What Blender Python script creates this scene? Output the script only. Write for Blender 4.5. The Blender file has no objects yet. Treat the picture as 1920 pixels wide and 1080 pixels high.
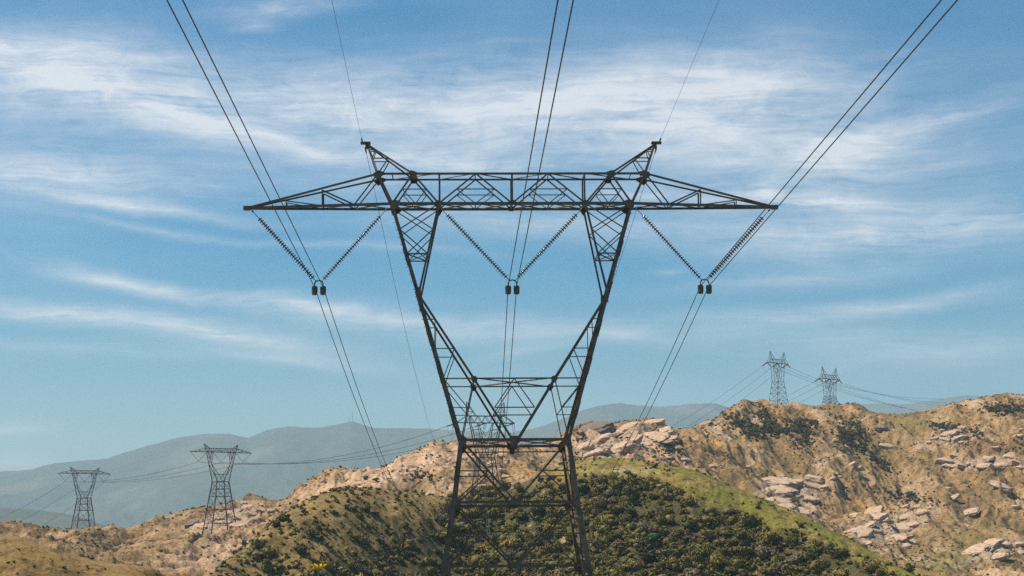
import bpy, bmesh, math, random
import numpy as np
from mathutils import Vector, Matrix
R = math.radians
rng = np.random.default_rng(7)
random.seed(7)
C = bpy.context.scene.collection
SC = bpy.context.scene

# ------------------------------------------------------------------ camera
F = 3490.0                       # focal length in 1920-wide pixels
PITCH = math.atan(521 / F)
ROLL = R(-0.42)
cam_d = bpy.data.cameras.new("camera")
cam = bpy.data.objects.new("camera", cam_d); C.objects.link(cam)
cam_d.sensor_width = 36; cam_d.lens = F / 1920 * 36
cam_d.clip_start = 0.1; cam_d.clip_end = 60000
CR = (Matrix.Rotation(math.pi / 2 + PITCH, 3, 'X') @ Matrix.Rotation(ROLL, 3, 'Z'))
cam.rotation_euler = CR.to_euler()
cam.location = (0, 0, 0)
cam_d.dof.use_dof = True; cam_d.dof.focus_distance = 140; cam_d.dof.aperture_fstop = 20
SC.camera = cam
CRn = np.array(CR)

def ray(px, py):
    return CR @ Vector(((px - 960) / F, (540 - py) / F, -1))
def at(px, py, Y):
    d = ray(px, py); return d * (Y / d.y)
def proj(x, y, z):
    P = np.stack([np.asarray(x, float), np.asarray(y, float), np.asarray(z, float)], -1) @ CRn
    return 960 + F * P[..., 0] / -P[..., 2], 540 - F * P[..., 1] / -P[..., 2]

# ------------------------------------------------------------------ world, sun, exposure
SUN = Vector((-0.53, 0.09, 0.84)).normalized()     # towards the sun
SUN_EL = math.asin(SUN.z); SUN_AZ = math.atan2(SUN.x, SUN.y)
world = bpy.data.worlds.new("World"); SC.world = world; world.use_nodes = True
nt = world.node_tree; N = nt.nodes; L = nt.links
for n in list(N): N.remove(n)
wo = N.new("ShaderNodeOutputWorld"); bg = N.new("ShaderNodeBackground"); bg.inputs[1].default_value = 0.066
sky = N.new("ShaderNodeTexSky"); sky.sky_type = 'NISHITA'; sky.sun_disc = False
sky.sun_elevation = SUN_EL; sky.sun_rotation = SUN_AZ; sky.altitude = 300
sky.air_density = 1.0; sky.dust_density = 1.0; sky.ozone_density = 2.2
L.new(bg.outputs[0], wo.inputs[0])

def math_(op, a, b=None, clamp=False):
    m = N.new("ShaderNodeMath"); m.operation = op; m.use_clamp = clamp
    for i, v in enumerate((a, b)):
        if v is None: continue
        if hasattr(v, 'links') or hasattr(v, 'is_linked'): L.new(v, m.inputs[i])
        else: m.inputs[i].default_value = v
    return m.outputs[0]
tc = N.new("ShaderNodeTexCoord")
sp = N.new("ShaderNodeSeparateXYZ"); L.new(tc.outputs['Generated'], sp.inputs[0])
az = math_('ARCTAN2', sp.outputs[0], sp.outputs[1]); el = math_('ARCSINE', sp.outputs[2])
DEG = 180 / math.pi
cx = N.new("ShaderNodeCombineXYZ")
L.new(math_('MULTIPLY', az, DEG), cx.inputs[0]); L.new(math_('MULTIPLY', el, DEG), cx.inputs[1])
sky_v = cx.outputs[0]                               # (azimuth, elevation) in degrees
def noise(vec, scale, detail, rough, sx=1, sy=1, off=(0, 0, 0), rot=0, dist=0):
    mp = N.new("ShaderNodeMapping"); mp.inputs['Scale'].default_value = (sx, sy, 1)
    mp.inputs['Location'].default_value = off; mp.inputs['Rotation'].default_value = (0, 0, rot)
    L.new(vec, mp.inputs[0])
    n = N.new("ShaderNodeTexNoise"); n.inputs['Scale'].default_value = scale
    n.inputs['Detail'].default_value = detail; n.inputs['Roughness'].default_value = rough
    n.inputs['Distortion'].default_value = dist
    L.new(mp.outputs[0], n.inputs['Vector']); return n
wn = noise(sky_v, 0.22, 5, 0.55, 0.5, 1.1)
wv = N.new("ShaderNodeVectorMath"); wv.operation = 'SUBTRACT'; L.new(wn.outputs['Color'], wv.inputs[0]); wv.inputs[1].default_value = (.5, .5, .5)
ws = N.new("ShaderNodeVectorMath"); ws.operation = 'MULTIPLY'; L.new(wv.outputs[0], ws.inputs[0]); ws.inputs[1].default_value = (3.4, 1.5, 0)
wa = N.new("ShaderNodeVectorMath"); wa.operation = 'ADD'; L.new(sky_v, wa.inputs[0]); L.new(ws.outputs[0], wa.inputs[1])
warp = wa.outputs[0]
def sky_deg(px, py):
    d = ray(px, py).normalized(); return math.atan2(d.x, d.y) * DEG, math.asin(d.z) * DEG
PPD = F / DEG                                       # pixels per degree
# cloud banks: centre, half length, half height (pixels of 1/61 degree), tilt, strength
CLOUDS = [
 (130, 140, 440, 125, 8, .66), (520, 190, 600, 110, 6, .62), (980, 200, 600, 115, 2, .66), (1360, 170, 560, 110, -2, .66), (1450, 300, 500, 90, -4, .3), (1650, 400, 500, 110, -4, .25), (200, 320, 420, 60, 4, .25),
 (40, 80, 300, 30, 4, .45), (320, 205, 300, 38, 14, .5), (1250, 250, 420, 60, -4, .35), (520, 12, 190, 26, -2, .55),
 (480, 42, 80, 14, 0, .35), (150, 330, 420, 60, 5, .42), (280, 385, 330, 15, 6, .62), (700, 330, 440, 60, 4, .35),
 (560, 262, 130, 16, 16, .4), (820, 292, 330, 26, 4, .55), (330, 430, 330, 12, 7, .30), (700, 470, 330, 12, 4, .26),
 (250, 527, 330, 22, 9, .62), (560, 570, 330, 24, 7, .55), (130, 592, 360, 26, 5, .72), (430, 630, 330, 34, 9, .7),
 (740, 600, 420, 34, 3, .42), (150, 662, 330, 24, 3, .34), (520, 675, 360, 18, 6, .3), (1000, 620, 420, 30, 0, .38),
 (1000, 420, 460, 48, 2, .5), (980, 655, 140, 12, -6, .35), (1160, 622, 100, 22, 4, .3),
 (1560, 300, 420, 80, -6, .5), (1427, 352, 44, 26, 0, .75), (1575, 375, 160, 26, 4, .8), (1300, 365, 300, 30, 4, .5),
 (1700, 430, 420, 52, -4, .62), (1420, 440, 300, 40, 4, .4), (1800, 215, 330, 34, -10, .35), (1640, 240, 200, 22, -14, .35),
 (1640, 575, 420, 22, -7, .55), (1380, 590, 260, 24, 0, .38), (1250, 505, 50, 12, 0, .25), (1480, 520, 360, 24, -4, .3),
 (1750, 660, 420, 60, -3, .3), (1550, 640, 400, 50, 3, .25), (20, 805, 110, 18, -4, .5), (30, 862, 120, 22, 0, .62),
 (-500, 250, 700, 200, 5, .6), (2500, 300, 700, 180, -4, .5), (900, 760, 900, 60, 0, .12)]
acc = None
for (px, py, a, b, tilt, s) in CLOUDS:
    x0, y0 = sky_deg(px, py)
    mp = N.new("ShaderNodeMapping"); mp.vector_type = 'TEXTURE'
    mp.inputs['Location'].default_value = (x0, y0, 0)
    mp.inputs['Rotation'].default_value = (0, 0, R(-tilt))
    mp.inputs['Scale'].default_value = (a / PPD * 1.3, b / PPD * 1.5, 1)
    L.new(warp, mp.inputs[0])
    g = N.new("ShaderNodeTexGradient"); g.gradient_type = 'QUADRATIC_SPHERE'; L.new(mp.outputs[0], g.inputs[0])
    m = N.new("ShaderNodeMath"); m.operation = 'MULTIPLY_ADD'
    L.new(g.outputs['Fac'], m.inputs[0]); m.inputs[1].default_value = s * 1.5
    if acc is None: m.inputs[2].default_value = 0.0
    else: L.new(acc, m.inputs[2])
    acc = m.outputs[0]
n1 = noise(warp, 0.55, 9, 0.62, 0.28, 1.5, (3, 1, 0), R(-4), .4)
n2 = noise(warp, 1.7, 8, 0.6, 0.22, 1.6, (9, 4, 0), R(-8), .3)
n3 = noise(sky_v, 0.16, 4, 0.5, 0.6, 1.5, (31, 7, 0))
tex = math_('ADD', math_('MULTIPLY', n1.outputs['Fac'], 1.25), math_('MULTIPLY', n2.outputs['Fac'], .55))
n4 = noise(warp, 3.2, 9, 0.68, 0.10, 1.9, (5, 2, 0), R(-9), .6)
n5 = noise(warp, 0.9, 8, 0.66, 0.7, 1.3, (15, 22, 0), R(20), 1.2)
tex = math_('ADD', tex, math_('MULTIPLY', n4.outputs['Fac'], .65))
tex = math_('ADD', tex, math_('MULTIPLY', n5.outputs['Fac'], .6))
tex = math_('MULTIPLY', math_('SUBTRACT', tex, 1.03, True), 1.25)
cov = math_('MULTIPLY', acc, tex)
veil = math_('MULTIPLY', math_('SUBTRACT', n3.outputs['Fac'], .40, True), .5)
veil = math_('MULTIPLY', veil, n1.outputs['Fac'])
cov = math_('ADD', cov, veil)
mr = N.new("ShaderNodeMapRange"); mr.interpolation_type = 'LINEAR'
L.new(cov, mr.inputs[0]); mr.inputs[1].default_value = 0.0; mr.inputs[2].default_value = 0.88
mr.inputs[3].default_value = 0; mr.inputs[4].default_value = 0.76
mx = N.new("ShaderNodeMix"); mx.data_type = 'RGBA'
hs = N.new("ShaderNodeHueSaturation"); hs.inputs['Saturation'].default_value = 1.95; hs.inputs['Hue'].default_value = .494; L.new(sky.outputs[0], hs.inputs['Color'])
L.new(mr.outputs[0], mx.inputs[0]); L.new(hs.outputs[0], mx.inputs[6]); mx.inputs[7].default_value = (10.8, 10.4, 10.3, 1)
L.new(mx.outputs[2], bg.inputs[0])

sun_d = bpy.data.lights.new("sun", 'SUN'); sun_d.energy = 5.0; sun_d.angle = R(0.5); sun_d.color = (1.0, .88, .68)
sun = bpy.data.objects.new("sun", sun_d); C.objects.link(sun)
sun.rotation_euler = (-SUN).to_track_quat('-Z', 'Y').to_euler()
SC.view_settings.view_transform = 'Standard'; SC.view_settings.look = 'None'
SC.view_settings.exposure = 0.64; SC.view_settings.gamma = 1; SC.view_settings.use_curve_mapping = False
SC.render.engine = 'CYCLES'
SC.cycles.use_adaptive_sampling = False; SC.cycles.max_bounces = 5; SC.cycles.volume_bounces = 0; SC.cycles.use_denoising = False
SC.cycles.denoiser = 'OPENIMAGEDENOISE'; SC.cycles.denoising_input_passes = 'RGB_ALBEDO_NORMAL'
SC.cycles.sample_clamp_indirect = 3

# ------------------------------------------------------------------ helpers
def tag(o, label=None, cat=None, group=None, kind=None):
    if label: o['label'] = label
    if cat: o['category'] = cat
    if group: o['group'] = group
    if kind: o['kind'] = kind
    return o
def empty(name, loc=(0, 0, 0), rz=0, parent=None):
    o = bpy.data.objects.new(name, None); C.objects.link(o); o.location = loc; o.rotation_euler = (0, 0, rz)
    if parent: o.parent = parent
    return o
def copy_tree(o, parent=None):
    c = o.copy(); C.objects.link(c)
    if parent: c.parent = parent
    for ch in list(o.children): copy_tree(ch, c)
    return c
class MB:
    def __init__(s): s.v = []; s.f = []
    def add(s, V, Fc):
        k = len(s.v); s.v.extend([tuple(v) for v in V]); s.f.extend([tuple(i + k for i in f) for f in Fc]); return s
    def box(s, c, sx, sy, sz, M=None):
        V = [Vector((x * sx / 2, y * sy / 2, z * sz / 2)) for x in (-1, 1) for y in (-1, 1) for z in (-1, 1)]
        if M: V = [M @ v for v in V]
        return s.add([v + Vector(c) for v in V], [(0, 1, 3, 2), (4, 6, 7, 5), (0, 4, 5, 1), (2, 3, 7, 6), (0, 2, 6, 4), (1, 5, 7, 3)])
    def slab(s, p0, p1, a, b, wa, wb):     # box along p0-p1 from the line to +a*wa, centred on b
        V = [q + a * (wa * i) + b * (wb * (j - .5)) for q in (p0, p1) for i in (0, 1) for j in (0, 1)]
        return s.add(V, [(0, 1, 3, 2), (4, 6, 7, 5), (0, 4, 5, 1), (2, 3, 7, 6), (0, 2, 6, 4), (1, 5, 7, 3)])
    def angle(s, p0, p1, w, out=Vector((0, -1, 0)), t=None):   # steel angle: one flange in the face, one turned inward
        p0 = Vector(p0); p1 = Vector(p1); t = t or max(.012, w * .13)
        d = (p1 - p0).normalized(); o = Vector(out)
        a = d.cross(o)
        if a.length < 1e-3: a = d.cross(Vector((0, 0, 1)))
        a.normalize()
        if a.z < 0 or (abs(a.z) < 1e-6 and a.x < 0): a = -a
        b = a.cross(d).normalized()
        if b.dot(o) > 0: b = -b
        sh = a * (-w / 2)
        s.slab(p0 + sh, p1 + sh, a, b, w, t)
        s.slab(p0 + sh + a * (t / 2) + b * (t / 2), p1 + sh + a * (t / 2) + b * (t / 2), b, a, w * .9, t)
        return s
    def bar(s, p0, p1, w):
        p0 = Vector(p0); p1 = Vector(p1); d = (p1 - p0).normalized()
        a = d.cross(Vector((0, 0, 1)));
        if a.length < 1e-3: a = Vector((1, 0, 0))
        a.normalize(); b = d.cross(a)
        return s.slab(p0 - a * w / 2, p1 - a * w / 2, a, b, w, w)
    def tube(s, pts, r, n=6, caps=True):
        pts = [Vector(p) for p in pts]; k0 = len(s.v); m = len(pts)
        up = Vector((0, 0, 1))
        for i, p in enumerate(pts):
            d = (pts[min(i + 1, m - 1)] - pts[max(i - 1, 0)]).normalized()
            a = d.cross(up)
            if a.length < 1e-3: a = d.cross(Vector((1, 0, 0)))
            a.normalize(); b = d.cross(a)
            rr = r[i] if hasattr(r, '__len__') else r
            for j in range(n):
                t = 2 * math.pi * j / n; s.v.append(tuple(p + a * (rr * math.cos(t)) + b * (rr * math.sin(t))))
        for i in range(m - 1):
            for j in range(n):
                s.f.append((k0 + i * n + j, k0 + i * n + (j + 1) % n, k0 + (i + 1) * n + (j + 1) % n, k0 + (i + 1) * n + j))
        if caps:
            s.f.append(tuple(k0 + j for j in range(n))); s.f.append(tuple(k0 + (m - 1) * n + j for j in range(n))[::-1])
        return s
    def lathe(s, prof, n=16, M=None, cap=True):   # profile of (r, z)
        k0 = len(s.v); M = M or Matrix.Identity(4)
        for (r, z) in prof:
            for j in range(n):
                t = 2 * math.pi * j / n; s.v.append(tuple(M @ Vector((r * math.cos(t), r * math.sin(t), z))))
        m = len(prof)
        for i in range(m - 1):
            for j in range(n):
                s.f.append((k0 + i * n + j, k0 + i * n + (j + 1) % n, k0 + (i + 1) * n + (j + 1) % n, k0 + (i + 1) * n + j))
        if cap:
            s.f.append(tuple(k0 + j for j in range(n))[::-1]); s.f.append(tuple(k0 + (m - 1) * n + j for j in range(n)))
        return s
    def prism(s, poly, y0, y1):                  # polygon in x,z extruded along y
        n = len(poly); V = [(x, y0, z) for x, z in poly] + [(x, y1, z) for x, z in poly]
        return s.add(V, [tuple(range(n)), tuple(range(n, 2 * n))[::-1]] + [(i, i + n, (i + 1) % n + n, (i + 1) % n) for i in range(n)])
    def build(s, name, mat, parent=None, smooth=False):
        me = bpy.data.meshes.new(name); me.from_pydata(s.v, [], s.f)
        if mat: me.materials.append(mat) if mat else None
        bm = bmesh.new(); bm.from_mesh(me); bmesh.ops.recalc_face_normals(bm, faces=bm.faces); bm.to_mesh(me); bm.free()
        if smooth: me.polygons.foreach_set('use_smooth', [True] * len(me.polygons))
        o = bpy.data.objects.new(name, me); C.objects.link(o)
        if parent: o.parent = parent
        return o
def np_mesh(name, V, Fc, mat, col=None, smooth=False):
    me = bpy.data.meshes.new(name); n = Fc.shape[1]
    me.vertices.add(len(V)); me.vertices.foreach_set('co', V.astype(np.float32).ravel())
    me.loops.add(Fc.size); me.loops.foreach_set('vertex_index', Fc.astype(np.int32).ravel())
    me.polygons.add(len(Fc)); me.polygons.foreach_set('loop_start', np.arange(0, Fc.size, n, dtype=np.int32))
    me.polygons.foreach_set('loop_total', np.full(len(Fc), n, dtype=np.int32))
    if smooth: me.polygons.foreach_set('use_smooth', np.ones(len(Fc), dtype=bool))
    me.update(); me.validate()
    if col is not None:
        at_ = me.color_attributes.new('tint', 'FLOAT_COLOR', 'POINT')
        at_.data.foreach_set('color', np.concatenate([col, np.ones((len(col), 1))], 1).astype(np.float32).ravel())
    me.materials.append(mat) if mat else None
    o = bpy.data.objects.new(name, me); C.objects.link(o); return o

# numpy gradient noise
_perm = rng.permutation(1024); _ang = rng.random(1024) * 2 * np.pi
def perlin(x, y):
    xi = np.floor(x).astype(np.int64); yi = np.floor(y).astype(np.int64); xf = x - xi; yf = y - yi
    u = xf * xf * xf * (xf * (xf * 6 - 15) + 10); v = yf * yf * yf * (yf * (yf * 6 - 15) + 10)
    def g(ix, iy, fx, fy):
        a = _ang[_perm[(_perm[ix & 1023] + iy) & 1023]]; return np.cos(a) * fx + np.sin(a) * fy
    n00 = g(xi, yi, xf, yf); n10 = g(xi + 1, yi, xf - 1, yf); n01 = g(xi, yi + 1, xf, yf - 1); n11 = g(xi + 1, yi + 1, xf - 1, yf - 1)
    return 1.5 * ((n00 * (1 - u) + n10 * u) * (1 - v) + (n01 * (1 - u) + n11 * u) * v)
def fbm(x, y, o=4, g=.5):
    s = 0; a = 1; t = 0
    for i in range(o):
        s = s + a * perlin(x * 2 ** i + 17.3 * i, y * 2 ** i + 5.1 * i); t += a; a *= g
    return s / t
def ridged(x, y, o=4, g=.5):
    s = 0; a = 1; t = 0
    for i in range(o):
        s = s + a * (1 - 2 * np.abs(perlin(x * 2 ** i + 7.7 * i, y * 2 ** i + 3.3 * i))); t += a; a *= g
    return s / t
def sstep(x, a, b):
    t = np.clip((x - a) / (b - a), 0, 1); return t * t * (3 - 2 * t)

# ------------------------------------------------------------------ materials
def mat_new(name):
    m = bpy.data.materials.new(name); m.use_nodes = True; t = m.node_tree
    return m, t, t.nodes['Principled BSDF']
def plain(name, c1, c2, scale, rough=.7, metal=0, bump=0, spec=.5, coords='Object'):
    m, t, b = mat_new(name)
    tcn = t.nodes.new("ShaderNodeTexCoord"); n = t.nodes.new("ShaderNodeTexNoise"); n.inputs['Scale'].default_value = scale
    n.inputs['Detail'].default_value = 6; n.inputs['Roughness'].default_value = .65; t.links.new(tcn.outputs[coords], n.inputs['Vector'])
    mxn = t.nodes.new("ShaderNodeMix"); mxn.data_type = 'RGBA'; mxn.inputs[6].default_value = (*c1, 1); mxn.inputs[7].default_value = (*c2, 1)
    mrn = t.nodes.new("ShaderNodeMapRange"); mrn.inputs[1].default_value = .3; mrn.inputs[2].default_value = .7
    t.links.new(n.outputs['Fac'], mrn.inputs[0]); t.links.new(mrn.outputs[0], mxn.inputs[0]); t.links.new(mxn.outputs[2], b.inputs['Base Color'])
    b.inputs['Roughness'].default_value = rough; b.inputs['Metallic'].default_value = metal; b.inputs['Specular IOR Level'].default_value = spec
    if bump:
        bn = t.nodes.new("ShaderNodeBump"); bn.inputs['Strength'].default_value = bump; t.links.new(n.outputs['Fac'], bn.inputs['Height']); t.links.new(bn.outputs[0], b.inputs['Normal'])
    return m
STEEL = plain('weathered_steel', (.062, .050, .037), (.17, .138, .10), 2.6, .5, .3, .1)
STEEL_FAR = plain('distant_steel', (.05, .045, .042), (.09, .08, .07), .3, .7, .1)
PORC = plain('porcelain', (.07, .048, .038), (.13, .09, .07), 6, .15, 0)
ALU = plain('weathered_aluminium', (.10, .095, .09), (.16, .15, .145), 3, .6, .35)
WIRE = plain('cable_aluminium', (.04, .038, .035), (.07, .066, .06), 3, .5, .4)
BARREL = plain('hold_down_grey', (.07, .065, .055), (.13, .12, .10), 5, .55, .3, .1)
CONC = plain('concrete', (.30, .28, .25), (.42, .40, .36), 3, .9)
FLOWER = plain('petal_yellow', (.95, .62, .015), (.9, .52, .01), 20, .6)
STEM = plain('stem_green', (.12, .2, .04), (.2, .3, .06), 20, .6)

def tint_mat(name, bump_scale, bump, rough=.95, fine=1.0, translucent=0):
    m, t, b = mat_new(name); nn = t.nodes; ll = t.links
    a = nn.new("ShaderNodeVertexColor"); a.layer_name = 'tint'
    tcn = nn.new("ShaderNodeTexCoord")
    n = nn.new("ShaderNodeTexNoise"); n.inputs['Scale'].default_value = bump_scale; n.inputs['Detail'].default_value = 8; n.inputs['Roughness'].default_value = .75
    ll.new(tcn.outputs['Object'], n.inputs['Vector'])
    mrn = nn.new("ShaderNodeMapRange"); mrn.inputs[1].default_value = .32; mrn.inputs[2].default_value = .68
    mrn.inputs[3].default_value = 1 - .45 * fine; mrn.inputs[4].default_value = 1 + .35 * fine
    ll.new(n.outputs['Fac'], mrn.inputs[0])
    mul = nn.new("ShaderNodeVectorMath"); mul.operation = 'SCALE'; ll.new(a.outputs['Color'], mul.inputs[0]); ll.new(mrn.outputs[0], mul.inputs['Scale'])
    ll.new(mul.outputs[0], b.inputs['Base Color'])
    b.inputs['Roughness'].default_value = rough; b.inputs['Specular IOR Level'].default_value = .2
    if bump:
        bn = nn.new("ShaderNodeBump"); bn.inputs['Strength'].default_value = bump; bn.inputs['Distance'].default_value = .6
        ll.new(n.outputs['Fac'], bn.inputs['Height']); ll.new(bn.outputs[0], b.inputs['Normal'])
    return m
GROUND = tint_mat('dry_hillside', .9, .9)
def speckle(m, sc, lo, hi, dark):
    t = m.node_tree; nn, ll = t.nodes, t.links; b = nn['Principled BSDF']; src = b.inputs['Base Color'].links[0].from_socket
    tcn = nn.new("ShaderNodeTexCoord"); cur = src
    for k_, (s_, a_, b_, d_) in enumerate(zip(sc, lo, hi, dark)):
        n = nn.new("ShaderNodeTexNoise"); n.inputs['Scale'].default_value = s_; n.inputs['Detail'].default_value = 5; n.inputs['Roughness'].default_value = .7; ll.new(tcn.outputs['Object'], n.inputs['Vector'])
        mp = nn.new("ShaderNodeMapRange"); mp.inputs[1].default_value = a_; mp.inputs[2].default_value = b_; ll.new(n.outputs['Fac'], mp.inputs[0])
        mx_ = nn.new("ShaderNodeMix"); mx_.data_type = 'RGBA'; mx_.blend_type = 'MULTIPLY'; mx_.inputs[7].default_value = (*d_, 1)
        ll.new(mp.outputs[0], mx_.inputs[0]); ll.new(cur, mx_.inputs[6]); cur = mx_.outputs[2]
    ll.new(cur, b.inputs['Base Color'])
speckle(GROUND, (.42, .16, .75), (.56, .55, .60), (.62, .63, .66), ((.42, .40, .34), (.68, .62, .52), (.38, .36, .30)))
MOUNTAIN = tint_mat('far_mountain', .012, .4, fine=.5)
LEAF = tint_mat('scrub_leaves', 1.5, 0, .8, .6)

# ------------------------------------------------------------------ terrain
def curve(pts, sm=0):                                    # px, py, depth -> u, v, depth
    U, Vv, D = [], [], []
    for px, py, d in pts:
        p = at(px, py, d); U.append(p.x / d); Vv.append(p.z / d); D.append(d)
    U, Vv, D = np.array(U), np.array(Vv), np.array(D)
    if not sm: return U, Vv, D
    g = np.arange(U.min(), U.max(), 1 / F); k = np.exp(-.5 * (np.arange(-4 * sm, 4 * sm + 1) / sm) ** 2); k /= k.sum(); o_ = [g]
    for a in (Vv, D): o_.append(np.convolve(np.pad(np.interp(g, U, a), 4 * sm, mode='edge'), k, 'valid'))
    return tuple(o_)
C1 = curve([(-900, 1000, 330), (-200, 1000, 330), (0, 1003, 330), (40, 1006, 330), (60, 1015, 330), (100, 1027, 330), (150, 1045, 330), (200, 1055, 330), (250, 1058, 330),
  (290, 1065, 335), (312, 1084, 345), (345, 1100, 380), (375, 1095, 430), (400, 1074, 460), (450, 1030, 480), (500, 990, 495), (545, 955, 505), (590, 930, 515), (640, 917, 525), (700, 918, 535),
  (770, 924, 545), (830, 934, 555), (890, 932, 562), (935, 925, 565), (965, 910, 565), (1000, 895, 565), (1030, 880, 565), (1070, 866, 565), (1120, 860, 562),
  (1170, 858, 560), (1215, 865, 556), (1260, 877, 550), (1300, 882, 545), (1350, 901, 540), (1400, 922, 532), (1450, 943, 525), (1500, 966, 515), (1550, 990, 505),
  (1600, 1014, 495), (1650, 1044, 480), (1700, 1070, 465), (1760, 1100, 450), (2100, 1150, 420), (2800, 1150, 420)], 9)
C2 = curve([(-900, 975, 950), (-200, 980, 950), (0, 985, 955), (50, 988, 955), (100, 991, 950), (150, 994, 945), (185, 993, 945), (205, 998, 950), (240, 1001, 970), (262, 996, 1000), (290, 979, 1010), (330, 969, 1015),
  (350, 963, 1015), (385, 951, 1015), (430, 948, 1015), (460, 946, 1010), (490, 953, 1000), (512, 962, 980), (540, 948, 940), (565, 927, 930), (590, 909, 925), (610, 896, 920), (632, 889, 920), (655, 894, 925), (685, 894, 930),
  (720, 880, 940), (760, 857, 950), (800, 840, 955), (822, 836, 955), (845, 846, 955), (862, 844, 955), (900, 838, 955), (940, 841, 960), (1000, 848, 980), (1040, 838, 1020), (1068, 820, 1060), (1085, 811, 1080), (1105, 803, 1090),
  (1130, 800, 1095), (1160, 797, 1100), (1190, 791, 1100), (1215, 786, 1100), (1236, 788, 1100), (1252, 802, 1100), (1265, 811, 1110), (1290, 811, 1120), (1320, 800, 1150), (1350, 787, 1190), (1378, 772, 1220), (1400, 765, 1245), (1422, 764, 1260),
  (1450, 769, 1285), (1500, 769, 1290), (1550, 769, 1290), (1600, 771, 1290), (1640, 783, 1290), (1670, 787, 1290), (1712, 780, 1290), (1760, 768, 1295), (1800, 759, 1300), (1850, 750, 1300), (1890, 744, 1300), (1920, 745, 1300), (2100, 735, 1300), (2800, 735, 1300)], 4)
# middle slope: px, py at a mid depth
CM = curve([(-900, 1040, 800), (0, 1040, 800), (150, 1040, 800), (230, 1042, 790), (300, 1030, 785), (360, 1014, 782), (410, 1009, 782), (470, 1000, 782), (540, 980, 770), (640, 945, 760), (760, 945, 760), (860, 950, 740), (915, 948, 735), (980, 940, 760), (1060, 925, 820), (1150, 900, 860),
  (1250, 905, 880), (1330, 930, 900), (1400, 950, 905), (1500, 985, 905), (1600, 1020, 900), (1700, 1060, 900), (1800, 1075, 900), (1920, 1080, 900), (2800, 1080, 900)], 16)
def I(c, u, k): return np.interp(u, c[0], c[k])
def base_h(u, d):
    d1 = I(C1, u, 2); z1 = I(C1, u, 1) * d1; d2 = I(C2, u, 2); z2 = I(C2, u, 1) * d2; dm = I(CM, u, 2); zm = I(CM, u, 1) * dm
    one = np.ones_like(u)
    zv = np.minimum(z1 - 8, zm - 5)
    Dk = [-400 * one, 0 * one, 30 * one, 95 * one, d1 - 185, d1 - 70, d1, d1 + 75, dm, d2, d2 + 170, 1900 * one]
    Zk = [6 * one, -1.62 * one, -3.3 * one, -13.5 * one, -34 * one, z1 - 31, z1, zv, zm, z2, z2 - 45, -45 * one]
    K = len(Dk); H = [Dk[i + 1] - Dk[i] for i in range(K - 1)]; S = [(Zk[i + 1] - Zk[i]) / H[i] for i in range(K - 1)]
    M = [S[0]]
    for i in range(1, K - 1):
        p = S[i - 1] * S[i]; M.append(np.where(p > 0, 2 * p / np.where(np.abs(S[i - 1] + S[i]) < 1e-9, 1, S[i - 1] + S[i]), 0))
    M.append(S[-1]); z = np.where(d >= Dk[-1], -45.0, 6.0)
    for i in range(K - 1):
        t = (d - Dk[i]) / H[i]; m = (t >= 0) & (t < 1); t = np.clip(t, 0, 1)
        hz = (2 * t**3 - 3 * t**2 + 1) * Zk[i] + (t**3 - 2 * t**2 + t) * H[i] * M[i] + (-2 * t**3 + 3 * t**2) * Zk[i + 1] + (t**3 - t**2) * H[i] * M[i + 1]
        z = np.where(m, hz, z)
    return z, d1, d2, dm
def height(X, Y, parts=False):
    X = np.asarray(X, float); Y = np.asarray(Y, float)
    u = X / np.maximum(Y, 60); z, d1, d2, dm = base_h(u, Y)
    wx = X + 14 * fbm(X / 70, Y / 90, 3); wy = Y + 14 * fbm(X / 80 + 9, Y / 70 + 4, 3)
    back = sstep(Y, d1 + 30, d1 + 140) * (1 - sstep(Y, d2 + 250, d2 + 500))
    front = sstep(Y, d1 - 260, d1 - 150) * (1 - sstep(Y, d1, d1 + 60))
    att2 = 1 - .86 * np.exp(-((Y - d2) / 50) ** 2)
    att1 = 1 - .80 * np.exp(-((Y - d1) / 22) ** 2)
    pad = np.ones_like(X)
    for (tx, ty, tr) in PADS: pad = pad * (1 - .93 * np.exp(-(((X - tx) / tr) ** 2 + ((Y - ty) / tr) ** 2)))
    gul = ridged(wx / 62, wy / 190, 4, .5); gul2 = ridged(wx / 24 + 5, wy / 60, 4, .55)
    z = z + back * att2 * pad * (10.5 * (gul - .35) + 5.2 * (gul2 - .3) + 2.2 * (ridged(wx / 9 + 2, wy / 13, 3, .6) - .3) * sstep(fbm(X / 60 + 8, Y / 80, 2), -.15, .3))
    z = z + front * att1 * (2.6 * (ridged(wx / 26 + 3, wy / 70 + 8, 3) - .35) + 1.0 * (ridged(wx / 9, wy / 20, 3) - .3))
    fine = np.clip(back + front, 0, 1)
    z = z + fine * (.35 + .65 * np.minimum(att1, att2)) * (.55 * fbm(X / 6, Y / 6, 4, .6) + .35 * ridged(X / 3.1, Y / 3.6, 3) * back)
    z = z + (1 - fine) * .25 * fbm(X / 8, Y / 8, 3) * sstep(Y, 8, 30)
    if parts: return z, d1, d2, gul, gul2, back
    return z
PADS = []
TA = at(156, 993, 945); TB = at(412, 1007, 782); TE = at(911, 952, 735); TC = at(1460, 767, 1290); TD = at(1557, 768, 1290)
for t_, r_ in ((TA, 16), (TB, 16), (TE, 14), (TC, 18), (TD, 18)): PADS.append((t_.x, t_.y, r_))

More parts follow.
